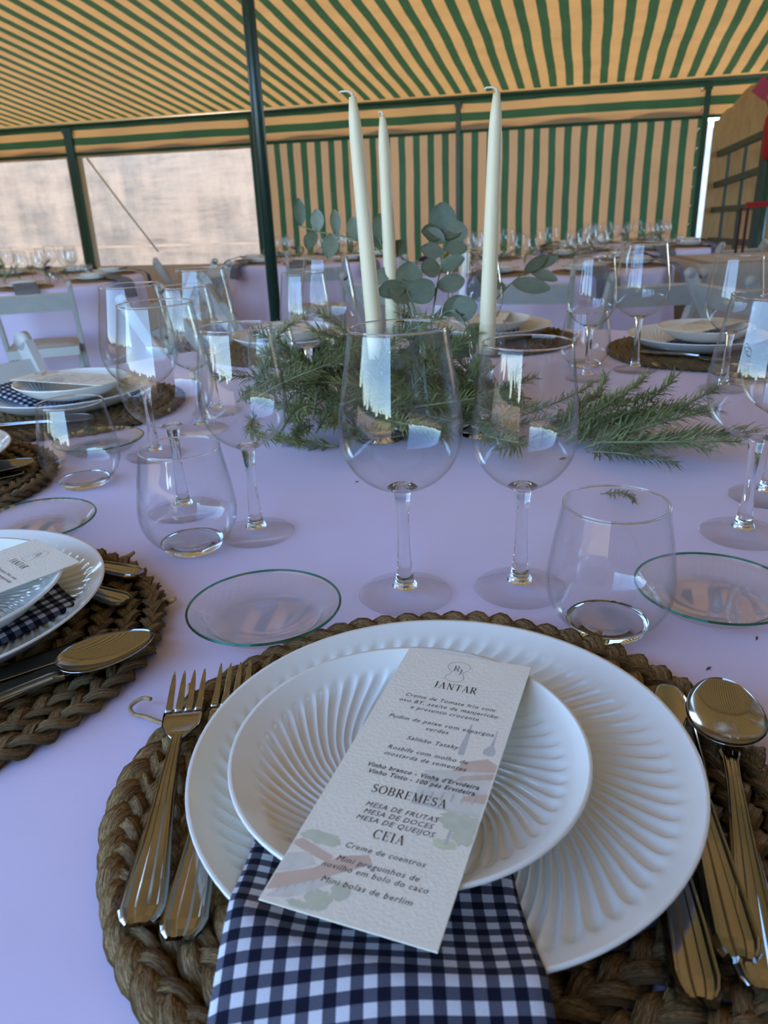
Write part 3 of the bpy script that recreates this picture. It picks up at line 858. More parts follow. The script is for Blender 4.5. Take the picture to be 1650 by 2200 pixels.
def menu_card():
    t = thing('menu_card', 'x', 'menu card')
    MB().box((CW / 2, CH / 2, CT / 2), (CW, CH, CT)).build('card', MT['paper'], t, smooth=False)
    z = CT
    art = [('w_grey', [(40, 66), (40, 88), (52, 92), (71, 99), (71, 66)]), ('w_red', [(52, 91), (56, 99), (66, 104), (71.4, 101), (71.4, 96)]), ('w_red', [(55, 85), (57, 89), (71.4, 95), (71.4, 91)]),
           ('w_red', [(60, 74), (64, 79), (71.4, 81), (71.4, 75)]), ('w_dark', [(53, 103), (51.6, 103.5), (51.2, 108), (52.3, 127), (53.0, 127), (54.4, 110), (54.6, 103.5)]), ('w_dark', [(66, 106), (63, 107), (62.6, 110), (65.2, 114), (66.2, 127.5), (66.8, 114), (68.6, 110), (68.2, 107)]),
           ('w_green', blob(64, 61, 10, 6, 1)), ('w_green', blob(67, 54, 5, 4.5, 2)), ('w_lime', blob(61, 48, 5, 2.6, 3)), ('w_dark', [(60.4, 48), (60.6, 56), (62, 56), (62, 48)]),
           ('w_green', blob(11, 35.5, 9, 3.4, 4)), ('w_red', [(.6, 31), (3, 33), (19, 28), (20, 24), (10, 26), (.6, 29)]), ('w_red', [(.6, 5), (.6, 13), (14, 20), (22, 29), (33, 33), (36, 29), (24, 20), (10, 9)]),
           ('w_grey', [(.6, 14), (.6, 24), (9, 27), (14, 22), (8, 17)]), ('w_grey', [(2, 2), (4, 6), (20, 17), (24, 15), (11, 4)]), ('w_green', blob(22, 7, 5.2, 4.6, 5)), ('w_green', blob(29, 13, 3.6, 4.2, 6)), ('w_green', blob(16, 2.6, 5, 1.8, 7))]
    for i, (mt, pts) in enumerate(art): poly(clamp_poly(pts), MT[mt], 'printed_wash', t, z + .00002 + .000004 * i)
    # pen strokes of the buildings: windows and arches
    m = MB(); zl = z + .00011
    for k in range(6): ribbon(m, [((43 + 4.6 * k) * .001, (70 + k * .6) * .001), ((43 + 4.6 * k) * .001, (75 + k * .6) * .001)], .0009, False, zl)
    for k in range(6): ribbon(m, [((5 + 2.9 * k) * .001, (5.2 + 2.0 * k) * .001), ((5.4 + 2.9 * k) * .001, (7.6 + 2.0 * k) * .001)], .0007, False, zl)
    for k in range(4): ribbon(m, [((58 + 3.4 * k) * .001, (86 + k * 1.6) * .001), ((58 + 3.4 * k) * .001, (88 + k * 1.6) * .001)], .0010, False, zl)
    ribbon(m, [(c[0] * .001, c[1] * .001) for c in arc(45.5, 83, 1.6, 1.8, 0, 350, 16)], .0012, True, zl)
    for yy in (66, 79.5): ribbon(m, [(.040, yy * .001), (.0712, (yy + 1.5) * .001)], .00018, False, zl)
    m.build('printed_sketch', MT['w_dark'], t, smooth=False)['kind'] = 'stuff'
    zt = z + .00014
    for (tx, x0, x1, y, b) in LINES:
        me = sans_mesh(tx, (x1 - x0) * .001, .0040, .24, .00006 if b else 0.0)
        me.materials.append(MT['ink']); obj('printed_line', me, t, (x0 * .001, y * .001, zt))
    serif_text('JANTAR', .0246, .0483, .1520, .0058, zt, t, MT['ink'])
    serif_text('SOBREMESA', .0206, .0556, .0672, .0052, zt, t, MT['ink'])
    serif_text('CEIA', .0309, .0446, .0420, .0050, zt, t, MT['ink'])
    # emblem: peanut outline with the two initials
    pts = [(33.3, 179.3), (37.4, 178.2), (39.9, 174.6), (38.2, 171.2), (36.9, 168.8), (38.0, 166), (38.6, 163), (36.4, 160.3), (33, 159.7), (29.8, 160.8), (28.2, 163.6), (29.8, 166.6), (30.4, 169), (28, 171.4), (27, 174.6), (29, 178)]
    cl = spline(pts + [pts[0]], 6)[:-1]
    m = MB(); ribbon(m, [(a * .001, b * .001) for a, b in cl], .00022, True, zt); m.build('printed_emblem', MT['greyink'], t, smooth=False)
    serif_text('R', .0308, .0346, .1700, .0052, zt, t, MT['greyink']); serif_text('J', .0343, .0364, .1674, .0050, zt, t, MT['greyink'])
    return t
P_MENU = menu_card()

# ------------------------------------------------------------------ napkin: a folded strip running out from under the plate
def napkin_mesh(pathfn, w0, w1, L, th=.0035, nx=26, ny=44, skew=0.0, seed=0, zfn=None):
    """pathfn(s)->(y,z) along the strip; closed pad with rounded long edges"""
    m = MB(); rnd = random.Random(seed); ph = rnd.random() * 6
    cnt = 2 * (nx + 1); vv = []; uv = []
    for j in range(ny + 1):
        s = j / ny; y, z = pathfn(s); w = w0 + (w1 - w0) * s
        row = []
        for i in range(nx + 1):
            t_ = -1 + 2 * i / nx
            if zfn: z = zfn(w / 2 * t_ + skew * s, y)
            e = math.sqrt(max(0, 1 - abs(t_) ** 6))
            wav = .0016 * math.sin(s * 7 + t_ * 2.2 + ph) * s + .0011 * math.sin(t_ * 5 + s * 3 + ph)
            row.append((t_, e, wav + z))
        for (t_, e, wav) in row:
            vv.append((w / 2 * t_ + skew * s, y, wav + th * (.12 + .88 * e))); uv.append((w0 / 2 * t_ * (1 + .12 * s), s * L))
        for (t_, e, wav) in reversed(row):
            vv.append((w / 2 * t_ + skew * s, y, wav)); uv.append((w0 / 2 * t_ * (1 + .12 * s), s * L))
    ff = []
    for j in range(ny):
        for k in range(cnt):
            a, b = j * cnt, (j + 1) * cnt
            ff.append((a + k, a + (k + 1) % cnt, b + (k + 1) % cnt, b + k))
    ff.append(tuple(reversed(range(cnt)))); ff.append(tuple(range(ny * cnt, (ny + 1) * cnt)))
    m.add(vv, ff)
    for i, q in enumerate(uv): m.uv[i] = q
    return m

# ------------------------------------------------------------------ our table: settings
ZM = TT + .0005            # mats rest on the cloth
ZC = TT + .0140            # chargers on the mats
ZN = ZC + .0042            # inside the charger
ZP = ZC + .0125            # small plate, on the folded napkin
CT0 = Vector((TC[0], TC[1], 0))
# ours
put(P_MAT, 1, (.028, .333, ZM), .3, 'round plaited seagrass placemat under the nearest place setting', 'placemat')
put(P_CHA, 1, (.0245, .322, ZC), .2, 'large white fluted charger plate under the menu in the foreground', 'plate')
put(P_PLA, 1, (.0075, .309, ZP), .1, 'smaller white swirled plate in the foreground charger, menu across it', 'plate')
def nap_z(x, y):
    # lies in the charger, climbs its rim and drops to the mat beyond it
    r = math.hypot(x + NAPX - .0245, y - .322); R, rw = .1295, .078
    if r < R:
        q = max(0, (r - rw) / (R - rw)); return ZC + .0058 + (.0236) * q ** 1.3
    q = min(1, (r - R) / .085); return ZC + .0294 - .0285 * q * q * (3 - 2 * q)
NAPX = -.0065
nk = napkin_mesh(lambda s: (.315 - .245 * s, 0), .117, .128, .265, skew=-.005, seed=2, zfn=nap_z, nx=34, ny=60).build('gingham_napkin', MT['gingham'], None, (NAPX, 0, 0))
tag(nk, 'navy and white gingham napkin hanging out from under the near menu', 'napkin')
# the long twine tail of our mat
tw = MB(); tw.tube(spline([(-.141, .395, .757), (-.150, .400, .757), (-.158, .408, .754), (-.166, .411, .754), (-.170, .418, .755), (-.164, .4235, .757), (-.157, .421, .758)], 5), .0014, 8)
tag(tw.build('twine_tail', MT['twine']), 'short curl of jute twine on the cloth by the near fork', 'twine')
along(P_FRK, (-.1135, .243), (-.132, .432), TT + .0145, 'dinner fork lying left of the near plate, tines in full view', 'fork', .191)
along(P_FRK, (-.094, .236), (-.103, .440), TT + .0138, 'fork tucked half under the left rim of the near charger', 'fork', .191)
along(P_SPN, (.139, .202), (.2005, .393), TT + .0150, 'dinner spoon lying right of the near plate, bowl up', 'spoon', .201, .015)
along(P_KNF, (.135, .214), (.172, .402), TT + .0143, 'dinner knife between the near charger and the spoon', 'knife', .1945)
along(P_KNF, (.1135, .200), (.150, .390), TT + .0118, 'knife mostly under the near charger, only its handle showing', 'knife', .1945)
mo = put(P_MENU, 1, (-.0545, .2195, ZP + .0290), 0, 'cream printed dinner menu lying across the nearest plate', 'menu card',
         rot=Euler((math.radians(.2), 0, math.atan2(.0225, -.0) * 0 - math.radians(21.0))))

def setting(mat_c, cha_c, pla_c, up, who, menu=True, napkin=True):
    """a place setting further round the table; up = unit vector towards the table centre"""
    rz = math.atan2(-up[0], up[1])
    put(P_MAT, 1, (mat_c[0], mat_c[1], ZM), rz + 1, 'round plaited seagrass placemat ' + who, 'placemat')
    put(P_CHA, 1, (cha_c[0], cha_c[1], ZC), rz, 'large white fluted charger plate ' + who, 'plate')
    put(P_PLA, 1, (pla_c[0], pla_c[1], ZP), rz + .5, 'smaller white fluted plate ' + who, 'plate')
    if napkin:
        o = napkin_mesh(lambda s: (.02 - .0 - .205 * s, ZN - TT + (.0004 if s < .22 else .0004 + .0262 * min(1, (s - .22) / .38) if s < .6 else .0266 - .024 * min(1, (s - .6) / .3))), .11, .125, .21, nx=14, ny=22, seed=5).build('gingham_napkin', MT['gingham'], None, (cha_c[0], cha_c[1], TT), (0, 0, rz))
        tag(o, 'navy gingham napkin ' + who, 'napkin')
    if menu:
        r = rz + math.radians(-4)
        c = Vector((pla_c[0], pla_c[1], 0)) - Vector((math.cos(r) * CW / 2 - math.sin(r) * CH / 2, math.sin(r) * CW / 2 + math.cos(r) * CH / 2, 0))
        put(P_MENU, 1, (c.x, c.y, ZP + .0290), r, 'cream printed menu card ' + who, 'menu card')
WHO_L = 'of the left neighbour, cut by the left edge'
rzl = math.atan2(-.64, .77)
put(P_MAT, 1, (-.352, .500, ZM), 2.0, 'round plaited seagrass placemat of the left neighbour setting', 'placemat')
put(P_CHA, 1, (-.347, .513, ZC), rzl, 'white fluted charger of the left neighbour, cut by the frame', 'plate')
put(P_PLA, 1, (-.330, .503, ZP), rzl, 'small white plate with gingham napkin under it at far left', 'plate')
r = math.atan2(-.64, .77) - .04
tr = Vector((-.234, .534, 0)); ex = Vector((math.cos(r), math.sin(r), 0)); ey = Vector((-math.sin(r), math.cos(r), 0))
c = tr - ex * CW - ey * CH
put(P_MENU, 1, (c.x, c.y, ZP + .0290), r, 'cream menu card of the left neighbour, only its top in view', 'menu card')
o = napkin_mesh(lambda s: (.075 - .21 * s, .0158 + .0012 * math.sin(s * 9) + (.010 * max(0, .35 - s) / .35)), .085, .10, .21, seed=9).build('gingham_napkin', MT['gingham'], None, (-.318, .500, TT), (0, 0, rzl - .15))
tag(o, 'gingham napkin folded under the left neighbour small plate', 'napkin')
along(P_SPN, (-.322, .343), (-.168, .476), TT + .0155, 'spoon of the left neighbour with its bowl in full view', 'spoon', .201, .01)
along(P_KNF, (-.365, .368), (-.197, .489), TT + .0145, 'knife beside the left neighbour spoon', 'knife', .1945)
along(P_KNF, (-.345, .352), (-.182, .478), TT + .0138, 'knife hidden partly under the left neighbour spoon bowl', 'knife', .1945)
along(P_FRK, (-.210, .589), (-.385, .660), TT + .0145, 'fork beyond the left charger, upper of two handle ends', 'fork', .191)
along(P_FRK, (-.207, .541), (-.350, .620), TT + .0140, 'fork beyond the left charger, lower of two handle ends', 'fork', .191)

def to_c(p): d = (CT0 - Vector((p[0], p[1], 0))).normalized(); return (d.x, d.y)
S2 = (-.582, .875); setting(S2, (-.586, .89), (-.58, .89), to_c(S2), 'at the left edge beyond the left tumbler', menu=False)
along(P_SPN, (-.60, .775), (-.425, .905), TT + .0155, 'small spoon on the mat at the left edge', 'spoon', .201)
along(P_KNF, (-.62, .76), (-.43, .88), TT + .0140, 'knife on the mat at the left edge', 'knife', .1945)
S3 = (-.505, 1.245); setting(S3, (-.505, 1.235), (-.495, 1.235), to_c(S3), 'of the setting behind the left tumbler')
along(P_SPN, (-.60, 1.085), (-.42, 1.105), TT + .0150, 'spoon lying on the mat behind the left tumbler', 'spoon', .201)
S5 = (-.185, 1.70); setting(S5, S5, (-.185, 1.69), to_c(S5), 'of the far setting left of the candles')
S6 = (.255, 1.72); setting(S6, S6, (.25, 1.715), to_c(S6), 'of the far setting behind the right candle')
S7 = (.635, 1.50); setting(S7, (.62, 1.50), (.635, 1.50), to_c(S7), 'of the far right setting behind the tall glass')
along(P_FRK, (.50, 1.46), (.62, 1.345), TT + .0145, 'fork on the edge of the far right mat', 'fork', .191)

# glasses on our table
GL = [(P_BIG, (.015, .564), 'large wine glass standing behind the near plate, front centre', 'glass'),
      (P_SML, (.110, .566), 'smaller wine glass right of the front centre large one', 'glass'),
      (P_TUM, (.163, .499), 'stemless water tumbler right behind the near charger rim', 'glass'),
      (P_SAU, (-.096, .528), 'clear glass side plate left of the near large wine glass', 'plate'),
      (P_SAU, (.255, .529), 'clear glass side plate behind the near tumbler at right', 'plate'),
      (P_TUM, (-.185, .676), 'stemless tumbler behind the left glass side plate', 'glass'),
      (P_SML, (-.127, .703), 'small wine glass right of the second tumbler from the front', 'glass'),
      (P_BIG, (-.215, .773), 'large wine glass directly behind the second tumbler', 'glass'),
      (P_SAU, (-.355, .726), 'clear glass side plate above the left neighbour charger', 'plate'),
      (P_TUM, (-.357, .874), 'stemless tumbler at the left, beyond the left side plate', 'glass'),
      (P_BIG, (-.299, .976), 'leftmost large wine glass, behind the front left one', 'glass'),
      (P_SAU, (-.385, 1.015), 'clear glass side plate behind the left tumbler', 'plate'),
      (P_SML, (-.262, 1.095), 'small wine glass seen through the left large glasses', 'glass'),
      (P_BIG, (-.258, 1.192), 'large wine glass furthest back in the left cluster', 'glass'),
      (P_SML, (-.110, 1.234), 'small wine glass just left of the leftmost candle', 'glass'),
      (P_BIG, (-.078, 1.314), 'large wine glass between the pole and the leftmost candle', 'glass'),
      (P_TUM, (-.190, 1.40), 'tumbler beyond the rosemary at far left of the candles', 'glass'),
      (P_SML, (.088, 1.314), 'small wine glass behind the eucalyptus between the candles', 'glass'),
      (P_BIG, (.170, 1.348), 'large wine glass behind the right candle', 'glass'),
      (P_SML, (.362, 1.321), 'small wine glass right of the right candle', 'glass'),
      (P_BIG, (.462, 1.374), 'tall large wine glass in front of the far right plates', 'glass'),
      (P_TUM, (.385, 1.430), 'tumbler behind the small wine glass right of the candles', 'glass'),
      (P_SML, (.552, 1.211), 'small wine glass near the right edge before the far plates', 'glass'),
      (P_SAU, (.612, 1.268), 'clear glass side plate before the far right mat', 'plate'),
      (P_BIG, (.335, .655), 'large wine glass cut by the right edge, foot beside side plate', 'glass'),
      (P_SML, (.400, .745), 'small wine glass at right edge, only its foot in view', 'glass')]
for pr, (x, y), lab, cat in GL:
    put(pr, 1, (x, y, TT + .0006), random.random() * 6, lab, cat)

# ------------------------------------------------------------------ centrepiece: candles, holders, eucalyptus, rosemary
def candle_holder():
    t = thing('glass_candlestick', 'x', 'candlestick')
    rib = lambda a, z: 1 + .035 * math.cos(a * 12)
    MB().lathe([(0, .0005), (.037, .0005), (.038, .002), (.034, .006), (.022, .011), (.012, .018), (0, .018)], 60).build('foot', MT['stem'], t)
    MB().lathe([(0, .0182), (.012, .0182), (.0085, .028), (.011, .038), (.0145, .045), (.011, .052), (.007, .066), (.0075, .082), (.012, .092), (.0, .092)], 40).build('stem', MT['stem'], t)
    MB().lathe([(0, .0922), (.012, .0922), (.0185, .098), (.022, .110), (.024, .128), (.0262, .148), (.0262, .150), (.0242, .150), (.0215, .128), (.0185, .112), (.013, .108), (0, .108)], 96, rib).build('ribbed_cup', MT['bowl'], t)
    return t
P_HOLD = candle_holder()
def candle(base, top, label, wick_dx):
    t = thing('taper_candle', label, 'candle', base)
    d = Vector(top) - Vector(base); L = d.length
    path = [d * (k / 14) for k in range(15)]
    rad = [.0112 - .0036 * (k / 14) for k in range(15)]; rad[13] = .0068; rad[14] = .0042
    m = MB(); m.tube(path, rad, 24); m.build('wax_body', MT['wax'], t)
    w = [d, d + Vector((0, 0, .004)), d + Vector((wick_dx * .4, 0, .0062)), d + Vector((wick_dx, .001, .0062)), d + Vector((wick_dx * 1.15, .001, .0045))]
    MB().tube(w, [.0016, .0014, .0011, .0011, .0016], 8).build('wick', MT['wick'], t)
CANDS = [((-.001, 1.02, .8595), (-.0175, 1.02, 1.166), 'leftmost and tallest looking ivory taper candle leaning left', -.013),
         ((.026, 1.20, .8595), (.020, 1.20, 1.160), 'middle ivory taper candle, furthest back of the three', -.004),
         ((.144, 1.02, .8595), (.152, 1.02, 1.164), 'rightmost ivory taper candle in ribbed glass holder', -.012)]
HL = ['ribbed glass candlestick under the leftmost candle', 'ribbed glass candlestick under the middle candle', 'ribbed glass candlestick under the rightmost candle']
for (b, tp, lab, wd), hl in zip(CANDS, HL):
    put(P_HOLD, 1, (b[0], b[1], TT + .0006), 0, hl, 'candlestick')
    candle(b, tp, lab, wd)

# eucalyptus: stems in a clear bottle, every leaf an object
bt = thing('glass_bottle', 'clear glass bottle holding the eucalyptus stems, behind front glass', 'bottle', (.072, 1.175, TT + .0006))
bp_ = spline([(.026, .001), (.0275, .010), (.0275, .080), (.022, .100), (.013, .115), (.0125, .135), (.0150, .138)], 4)
MB().lathe(shell(bp_, .0015, .006), 48).build('body', MT['bowl'], bt)
MB().tube([(.0142 * math.cos(a), .0142 * math.sin(a), .139) for a in [2 * PI * k / 40 for k in range(40)]], .0016, 8, closed=True).build('lip', MT['stem'], bt)
LEAF = {}
def leaf_mesh(kind):
    if kind in LEAF: return LEAF[kind]
    L, W, cup = {'round': (.036, .034, .10), 'oval': (.040, .026, .16), 'long': (.046, .020, .2)}[kind]
    m = MB(); n = 10; k = 6; vv = []; ff = []
    for side in (1, -1):
        for i in range(n + 1):
            s = i / n; w = W / 2 * math.sin(PI * min(1, s * .97 + .015)) ** .62
            for j in range(k + 1):
                t_ = -1 + 2 * j / k
                vv.append((w * t_, L * s, cup * W * (t_ * t_ * .35 + .25 * math.sin(s * 3)) + side * .0003))
    N_ = (n + 1) * (k + 1)
    for o, fl in ((0, 0), (N_, 1)):
        for i in range(n):
            for j in range(k):
                f = (o + i * (k + 1) + j, o + i * (k + 1) + j + 1, o + (i + 1) * (k + 1) + j + 1, o + (i + 1) * (k + 1) + j)
                ff.append(f[::-1] if fl else f)
    m.add(vv, ff); LEAF[kind] = m.mesh('leaf', MT['euc']); return LEAF[kind]
def euc_stem(label, pts, leaves, seed):
    rnd = random.Random(seed); base = Vector(pts[0])
    t = thing('eucalyptus_sprig', label, 'sprig', base)
    path = [Vector(p) - base for p in spline(pts, 6)]
    n = len(path); MB().tube(path, [.0017 - .0009 * i / n for i in range(n)], 7).build('stem', MT['estem'], t)
    for (f, kind, az, el, sc) in leaves:
        i = min(n - 2, int(f * (n - 1))); p = path[i]
        d = Vector((math.cos(az) * math.cos(el), math.sin(az) * math.cos(el), math.sin(el)))
        face = Vector((0.25 * rnd.uniform(-1, 1), -1, .55 + .4 * rnd.uniform(-1, 1)))
        x = d.cross(face).normalized(); zz = x.cross(d).normalized()
        o = obj('leaf', leaf_mesh(kind), t); o.matrix_local = Matrix.Translation(p) @ Matrix((x, d, zz)).transposed().to_4x4() @ Matrix.Scale(sc, 4)
R_ = math.radians
euc_stem('tall eucalyptus sprig rising between the middle and right candles', [(.074, 1.175, .80), (.085, 1.19, .885), (.098, 1.21, .945), (.108, 1.23, .985), (.106, 1.25, 1.005)],
         [(.40, 'round', R_(170), R_(20), 1.0), (.44, 'oval', R_(10), R_(10), 1.1), (.55, 'round', R_(200), R_(5), .9), (.58, 'oval', R_(-20), R_(20), 1.0), (.68, 'oval', R_(185), R_(15), .9), (.72, 'oval', R_(5), R_(0), .9),
          (.80, 'oval', R_(160), R_(30), .9), (.84, 'long', R_(20), R_(25), .8), (.93, 'round', R_(190), R_(8), .95), (.95, 'round', R_(-5), R_(5), 1.05), (.99, 'round', R_(80), R_(80), 1.2)], 1)
euc_stem('eucalyptus sprig leaning left in front of the middle candle', [(.070, 1.172, .80), (.062, 1.18, .88), (.048, 1.19, .925), (.025, 1.20, .965), (.008, 1.20, 1.0)],
         [(.42, 'round', R_(185), R_(30), 1.1), (.45, 'round', R_(5), R_(35), 1.15), (.52, 'round', R_(60), R_(70), 1.2), (.58, 'oval', R_(200), R_(-10), 1.1), (.66, 'round', R_(20), R_(10), 1.0), (.72, 'long', R_(200), R_(-30), 1.0), (.80, 'oval', R_(30), R_(40), .9), (.88, 'oval', R_(160), R_(50), .9), (.99, 'oval', R_(75), R_(70), 1.0)], 2)
euc_stem('long eucalyptus sprig arching left past the leftmost candle', [(.068, 1.178, .80), (.05, 1.20, .90), (.015, 1.24, .975), (-.04, 1.27, 1.000), (-.085, 1.28, 1.01), (-.115, 1.285, 1.02)],
         [(.55, 'oval', R_(120), R_(60), 1.0), (.68, 'long', R_(100), R_(70), .85), (.70, 'oval', R_(250), R_(-60), 1.0), (.82, 'oval', R_(95), R_(75), .85), (.84, 'oval', R_(240), R_(-50), .85), (.99, 'long', R_(100), R_(80), .9)], 3)
euc_stem('low eucalyptus sprig drooping right towards the right candlestick', [(.076, 1.17, .80), (.095, 1.165, .885), (.118, 1.15, .895), (.135, 1.12, .865), (.14, 1.10, .83)],
         [(.30, 'oval', R_(20), R_(30), 1.1), (.45, 'round', R_(-20), R_(10), 1.1), (.58, 'oval', R_(60), R_(30), 1.0), (.70, 'round', R_(-10), R_(-30), 1.0), (.82, 'oval', R_(210), R_(-20), 1.1), (.92, 'round', R_(-60), R_(-40), 1.0), (.99, 'oval', R_(-90), R_(-50), 1.0)], 4)
euc_stem('eucalyptus sprig lying behind the front large wine glass', [(.072, 1.14, .79), (.055, 1.12, .86), (.045, 1.10, .84), (.05, 1.08, .80)],
         [(.2, 'round', R_(200), R_(10), 1.3), (.4, 'oval', R_(20), R_(0), 1.3), (.55, 'oval', R_(-100), R_(-60), 1.4), (.65, 'oval', R_(160), R_(-40), 1.3), (.8, 'oval', R_(-60), R_(-60), 1.5), (.95, 'oval', R_(-90), R_(-70), 1.3)], 5)
euc_stem('grey eucalyptus twig reaching right above the far mats', [(.165, 1.25, .80), (.185, 1.30, .87), (.215, 1.34, .90), (.25, 1.36, .925), (.275, 1.37, .935)],
         [(.55, 'long', R_(150), R_(20), 1.2), (.65, 'long', R_(-10), R_(-10), 1.4), (.8, 'long', R_(20), R_(30), 1.1), (.9, 'long', R_(-20), R_(-20), 1.1), (.99, 'long', R_(10), R_(20), 1.0)], 6)

# rosemary sprigs: stem + needles (joined)
def sprig_meshes(seed, L=.13, curve=.03, nb=34):
    rnd = random.Random(seed)
    path = [Vector((L * s, curve * math.sin(s * 2.4) * (1 if seed % 2 else -1), .006 + .012 * math.sin(s * 2.6) + .01 * s)) for s in [k / 10 for k in range(11)]]
    st = MB().tube(path, [.0018 - .0010 * k / 10 for k in range(11)], 6)
    nd = MB()
    for i in range(nb):
        s = .08 + .92 * i / nb; f = s * 10; k = min(9, int(f)); p = path[k].lerp(path[k + 1], f - k); tg = (path[k + 1] - path[k]).normalized()
        for q in range(4):
            a = q * PI / 2 + i * .8 + rnd.uniform(-.3, .3)
            sd = Vector((0, math.cos(a), math.sin(a)))
            op = rnd.uniform(.5, 1.2) * (1 - .35 * s)
            d = (tg * math.cos(op) + sd * math.sin(op)).normalized()
            ln = rnd.uniform(.017, .031) * (1 - .25 * s); w = rnd.uniform(.0009, .0014)
            e = p + d * ln
            if e.z < .001: d.z = max(d.z, (.001 - p.z) / ln); e = p + d * ln
            x = d.cross(Vector((.3, .2, 1))).normalized(); y = x.cross(d)
            md = p + d * ln * .5 + y * .0012
            nd.add([p + x * w * .5, p - x * w * .5, md + x * w, md - x * w, md - y * w * .7, e], [(0, 1, 3, 2), (2, 3, 5), (0, 2, 4), (1, 4, 3), (2, 5, 4), (3, 4, 5)])
    return st.mesh('stem', MT['rstem']), nd.mesh('needles', MT['needle'], smooth=False)
SPR = [sprig_meshes(s, L, c, nb) for s, L, c, nb in ((1, .13, .03, 28), (2, .15, .02, 31), (3, .11, .035, 24), (4, .16, .045, 34))]
rnd = random.Random(11)
def rosemary(x, y, z, az, tilt, sc, v, label, group=None, roll=0):
    t = thing('rosemary_sprig', label, 'sprig', (x, y, z), 0, group)
    t.rotation_euler = Euler((roll, -tilt, az)); t.scale = (sc,) * 3
    a, b = SPR[v]
    obj('stem', a, t); n = obj('needles', b, t); n['kind'] = 'stuff'
# right bundle, fanning to the right and towards the viewer
RB = [(.235, .93, 0.05, 0, 1.05), (.25, .92, .30, .12, 1.0), (.24, .95, .55, .18, .9), (.26, .90, -.25, 0, 1.0), (.27, .885, -.55, 0, .9), (.25, .90, -.05, .2, 1.05),
      (.24, .93, .8, .25, .8), (.27, .92, .15, .3, .95), (.26, .94, .45, .35, .9), (.25, .89, -.85, .0, .8), (.28, .90, .02, .08, 1.15), (.22, .95, .35, .4, .85), (.30, .885, -.4, .12, .85), (.21, .94, .15, .25, 1.0),
      (.24, .90, .12, .05, 1.0), (.25, .93, .62, .3, .95), (.29, .91, .40, .15, .95), (.27, .89, -.15, .03, 1.15), (.23, .92, -.35, .1, 1.0), (.22, .97, .9, .3, .8)]
RBL = ['reaching furthest right', 'pointing to the far right plates', 'sticking up at the back', 'lying lowest, towards the right glass foot', 'nearest the near tumbler', 'on top of the bundle', 'curling up at the back left', 'crossing over the middle',
       'upright near the back', 'pointing at the viewer above the tumbler', 'with the longest tip at right', 'half hidden at the left end', 'draped over the lower edge', 'beside the small front wine glass', 'second lowest at right', 'behind the middle, tip up', 'pointing right of the back plates', 'lying flat along the lower right', 'tucked under the front', 'rearmost of all']
for i, (x, y, az, tl, sc) in enumerate(RB):
    rosemary(x, y, TT + .002 + .0035 * (i % 4), az + rnd.uniform(-.05, .05), tl, sc, i % 4, 'rosemary sprig in the right-hand bundle, ' + RBL[i])
# left bundle
DIRS = ['right', 'away from the viewer', 'left', 'towards the viewer']
for i in range(84):
    x = -.150 + .26 * rnd.random(); y = .935 + .25 * rnd.random()
    az = rnd.choice([PI, PI * .85, PI * 1.2, PI * 1.4, -1.3, .3, -.5, -1.0]) + rnd.uniform(-.4, .4)
    tl = rnd.uniform(.1, .75) if y > .99 else rnd.uniform(0, .22)
    lab = 'rosemary sprig in the left bundle, %s, tip pointing %s' % ('front edge' if y < 1.0 else ('in its middle' if y < 1.09 else 'back by the candles'), DIRS[int(((az + PI / 4) % (2 * PI)) / (PI / 2)) % 4])
    rosemary(x + .055 * (1 if math.cos(az) < 0 else -1), y + .03, TT + .002 + .009 * (i % 6), az, tl, rnd.uniform(.8, 1.1), i % 4, lab, 'rosemary in the left bundle', rnd.uniform(-.6, .6))
for i in range(20):
    x = .10 + .12 * rnd.random(); y = .93 + .2 * rnd.random()
    rosemary(x, y, TT + .002 + .008 * (i % 4), rnd.uniform(-1.2, 1.2) + (PI if i % 2 else 0), rnd.uniform(0, .4), rnd.uniform(.7, .95), (i + 1) % 4, 'rosemary sprig between the two front wine glasses', 'rosemary behind the front glasses')
rosemary(.232, .765, TT + .001, -1.3, 0, .42, 2, 'tiny fallen rosemary tip seen inside the near tumbler rim')
# crumbs fallen on the cloth
for k, (x, y, az) in enumerate([(.222, .895, .3), (.345, 1.18, .1), (.27, 1.12, 1.0), (.29, 1.06, 2.0), (.216, .44, .5), (-.03, .84, .2), (.265, .475, 1.0)]):
    m = MB(); q = .006 if k in (0, 1, 2) else .003
    m.add([(-q, 0, .0003), (0, -q * .3, .0008), (q, 0, .0014), (0, q * .3, .0016), (0, 0, .0022)], [(0, 1, 4), (1, 2, 4), (2, 3, 4), (3, 0, 4), (0, 3, 2, 1)])
    o = m.build('fallen_leaf', MT['brownleaf'], None, (x, y, TT + .0004), (0, 0, az)); 
    tag(o, ['dry red-brown leaf curled beside the right rosemary bundle', 'small brown crumb on the cloth before the far right glasses', 'small dark crumb behind the right rosemary bundle', 'dark crumb close behind the right rosemary sprigs', 'dark speck on the cloth right of the near tumbler', 'speck on the cloth in front of the left rosemary', 'speck beside the right glass side plate'][k], 'leaf')

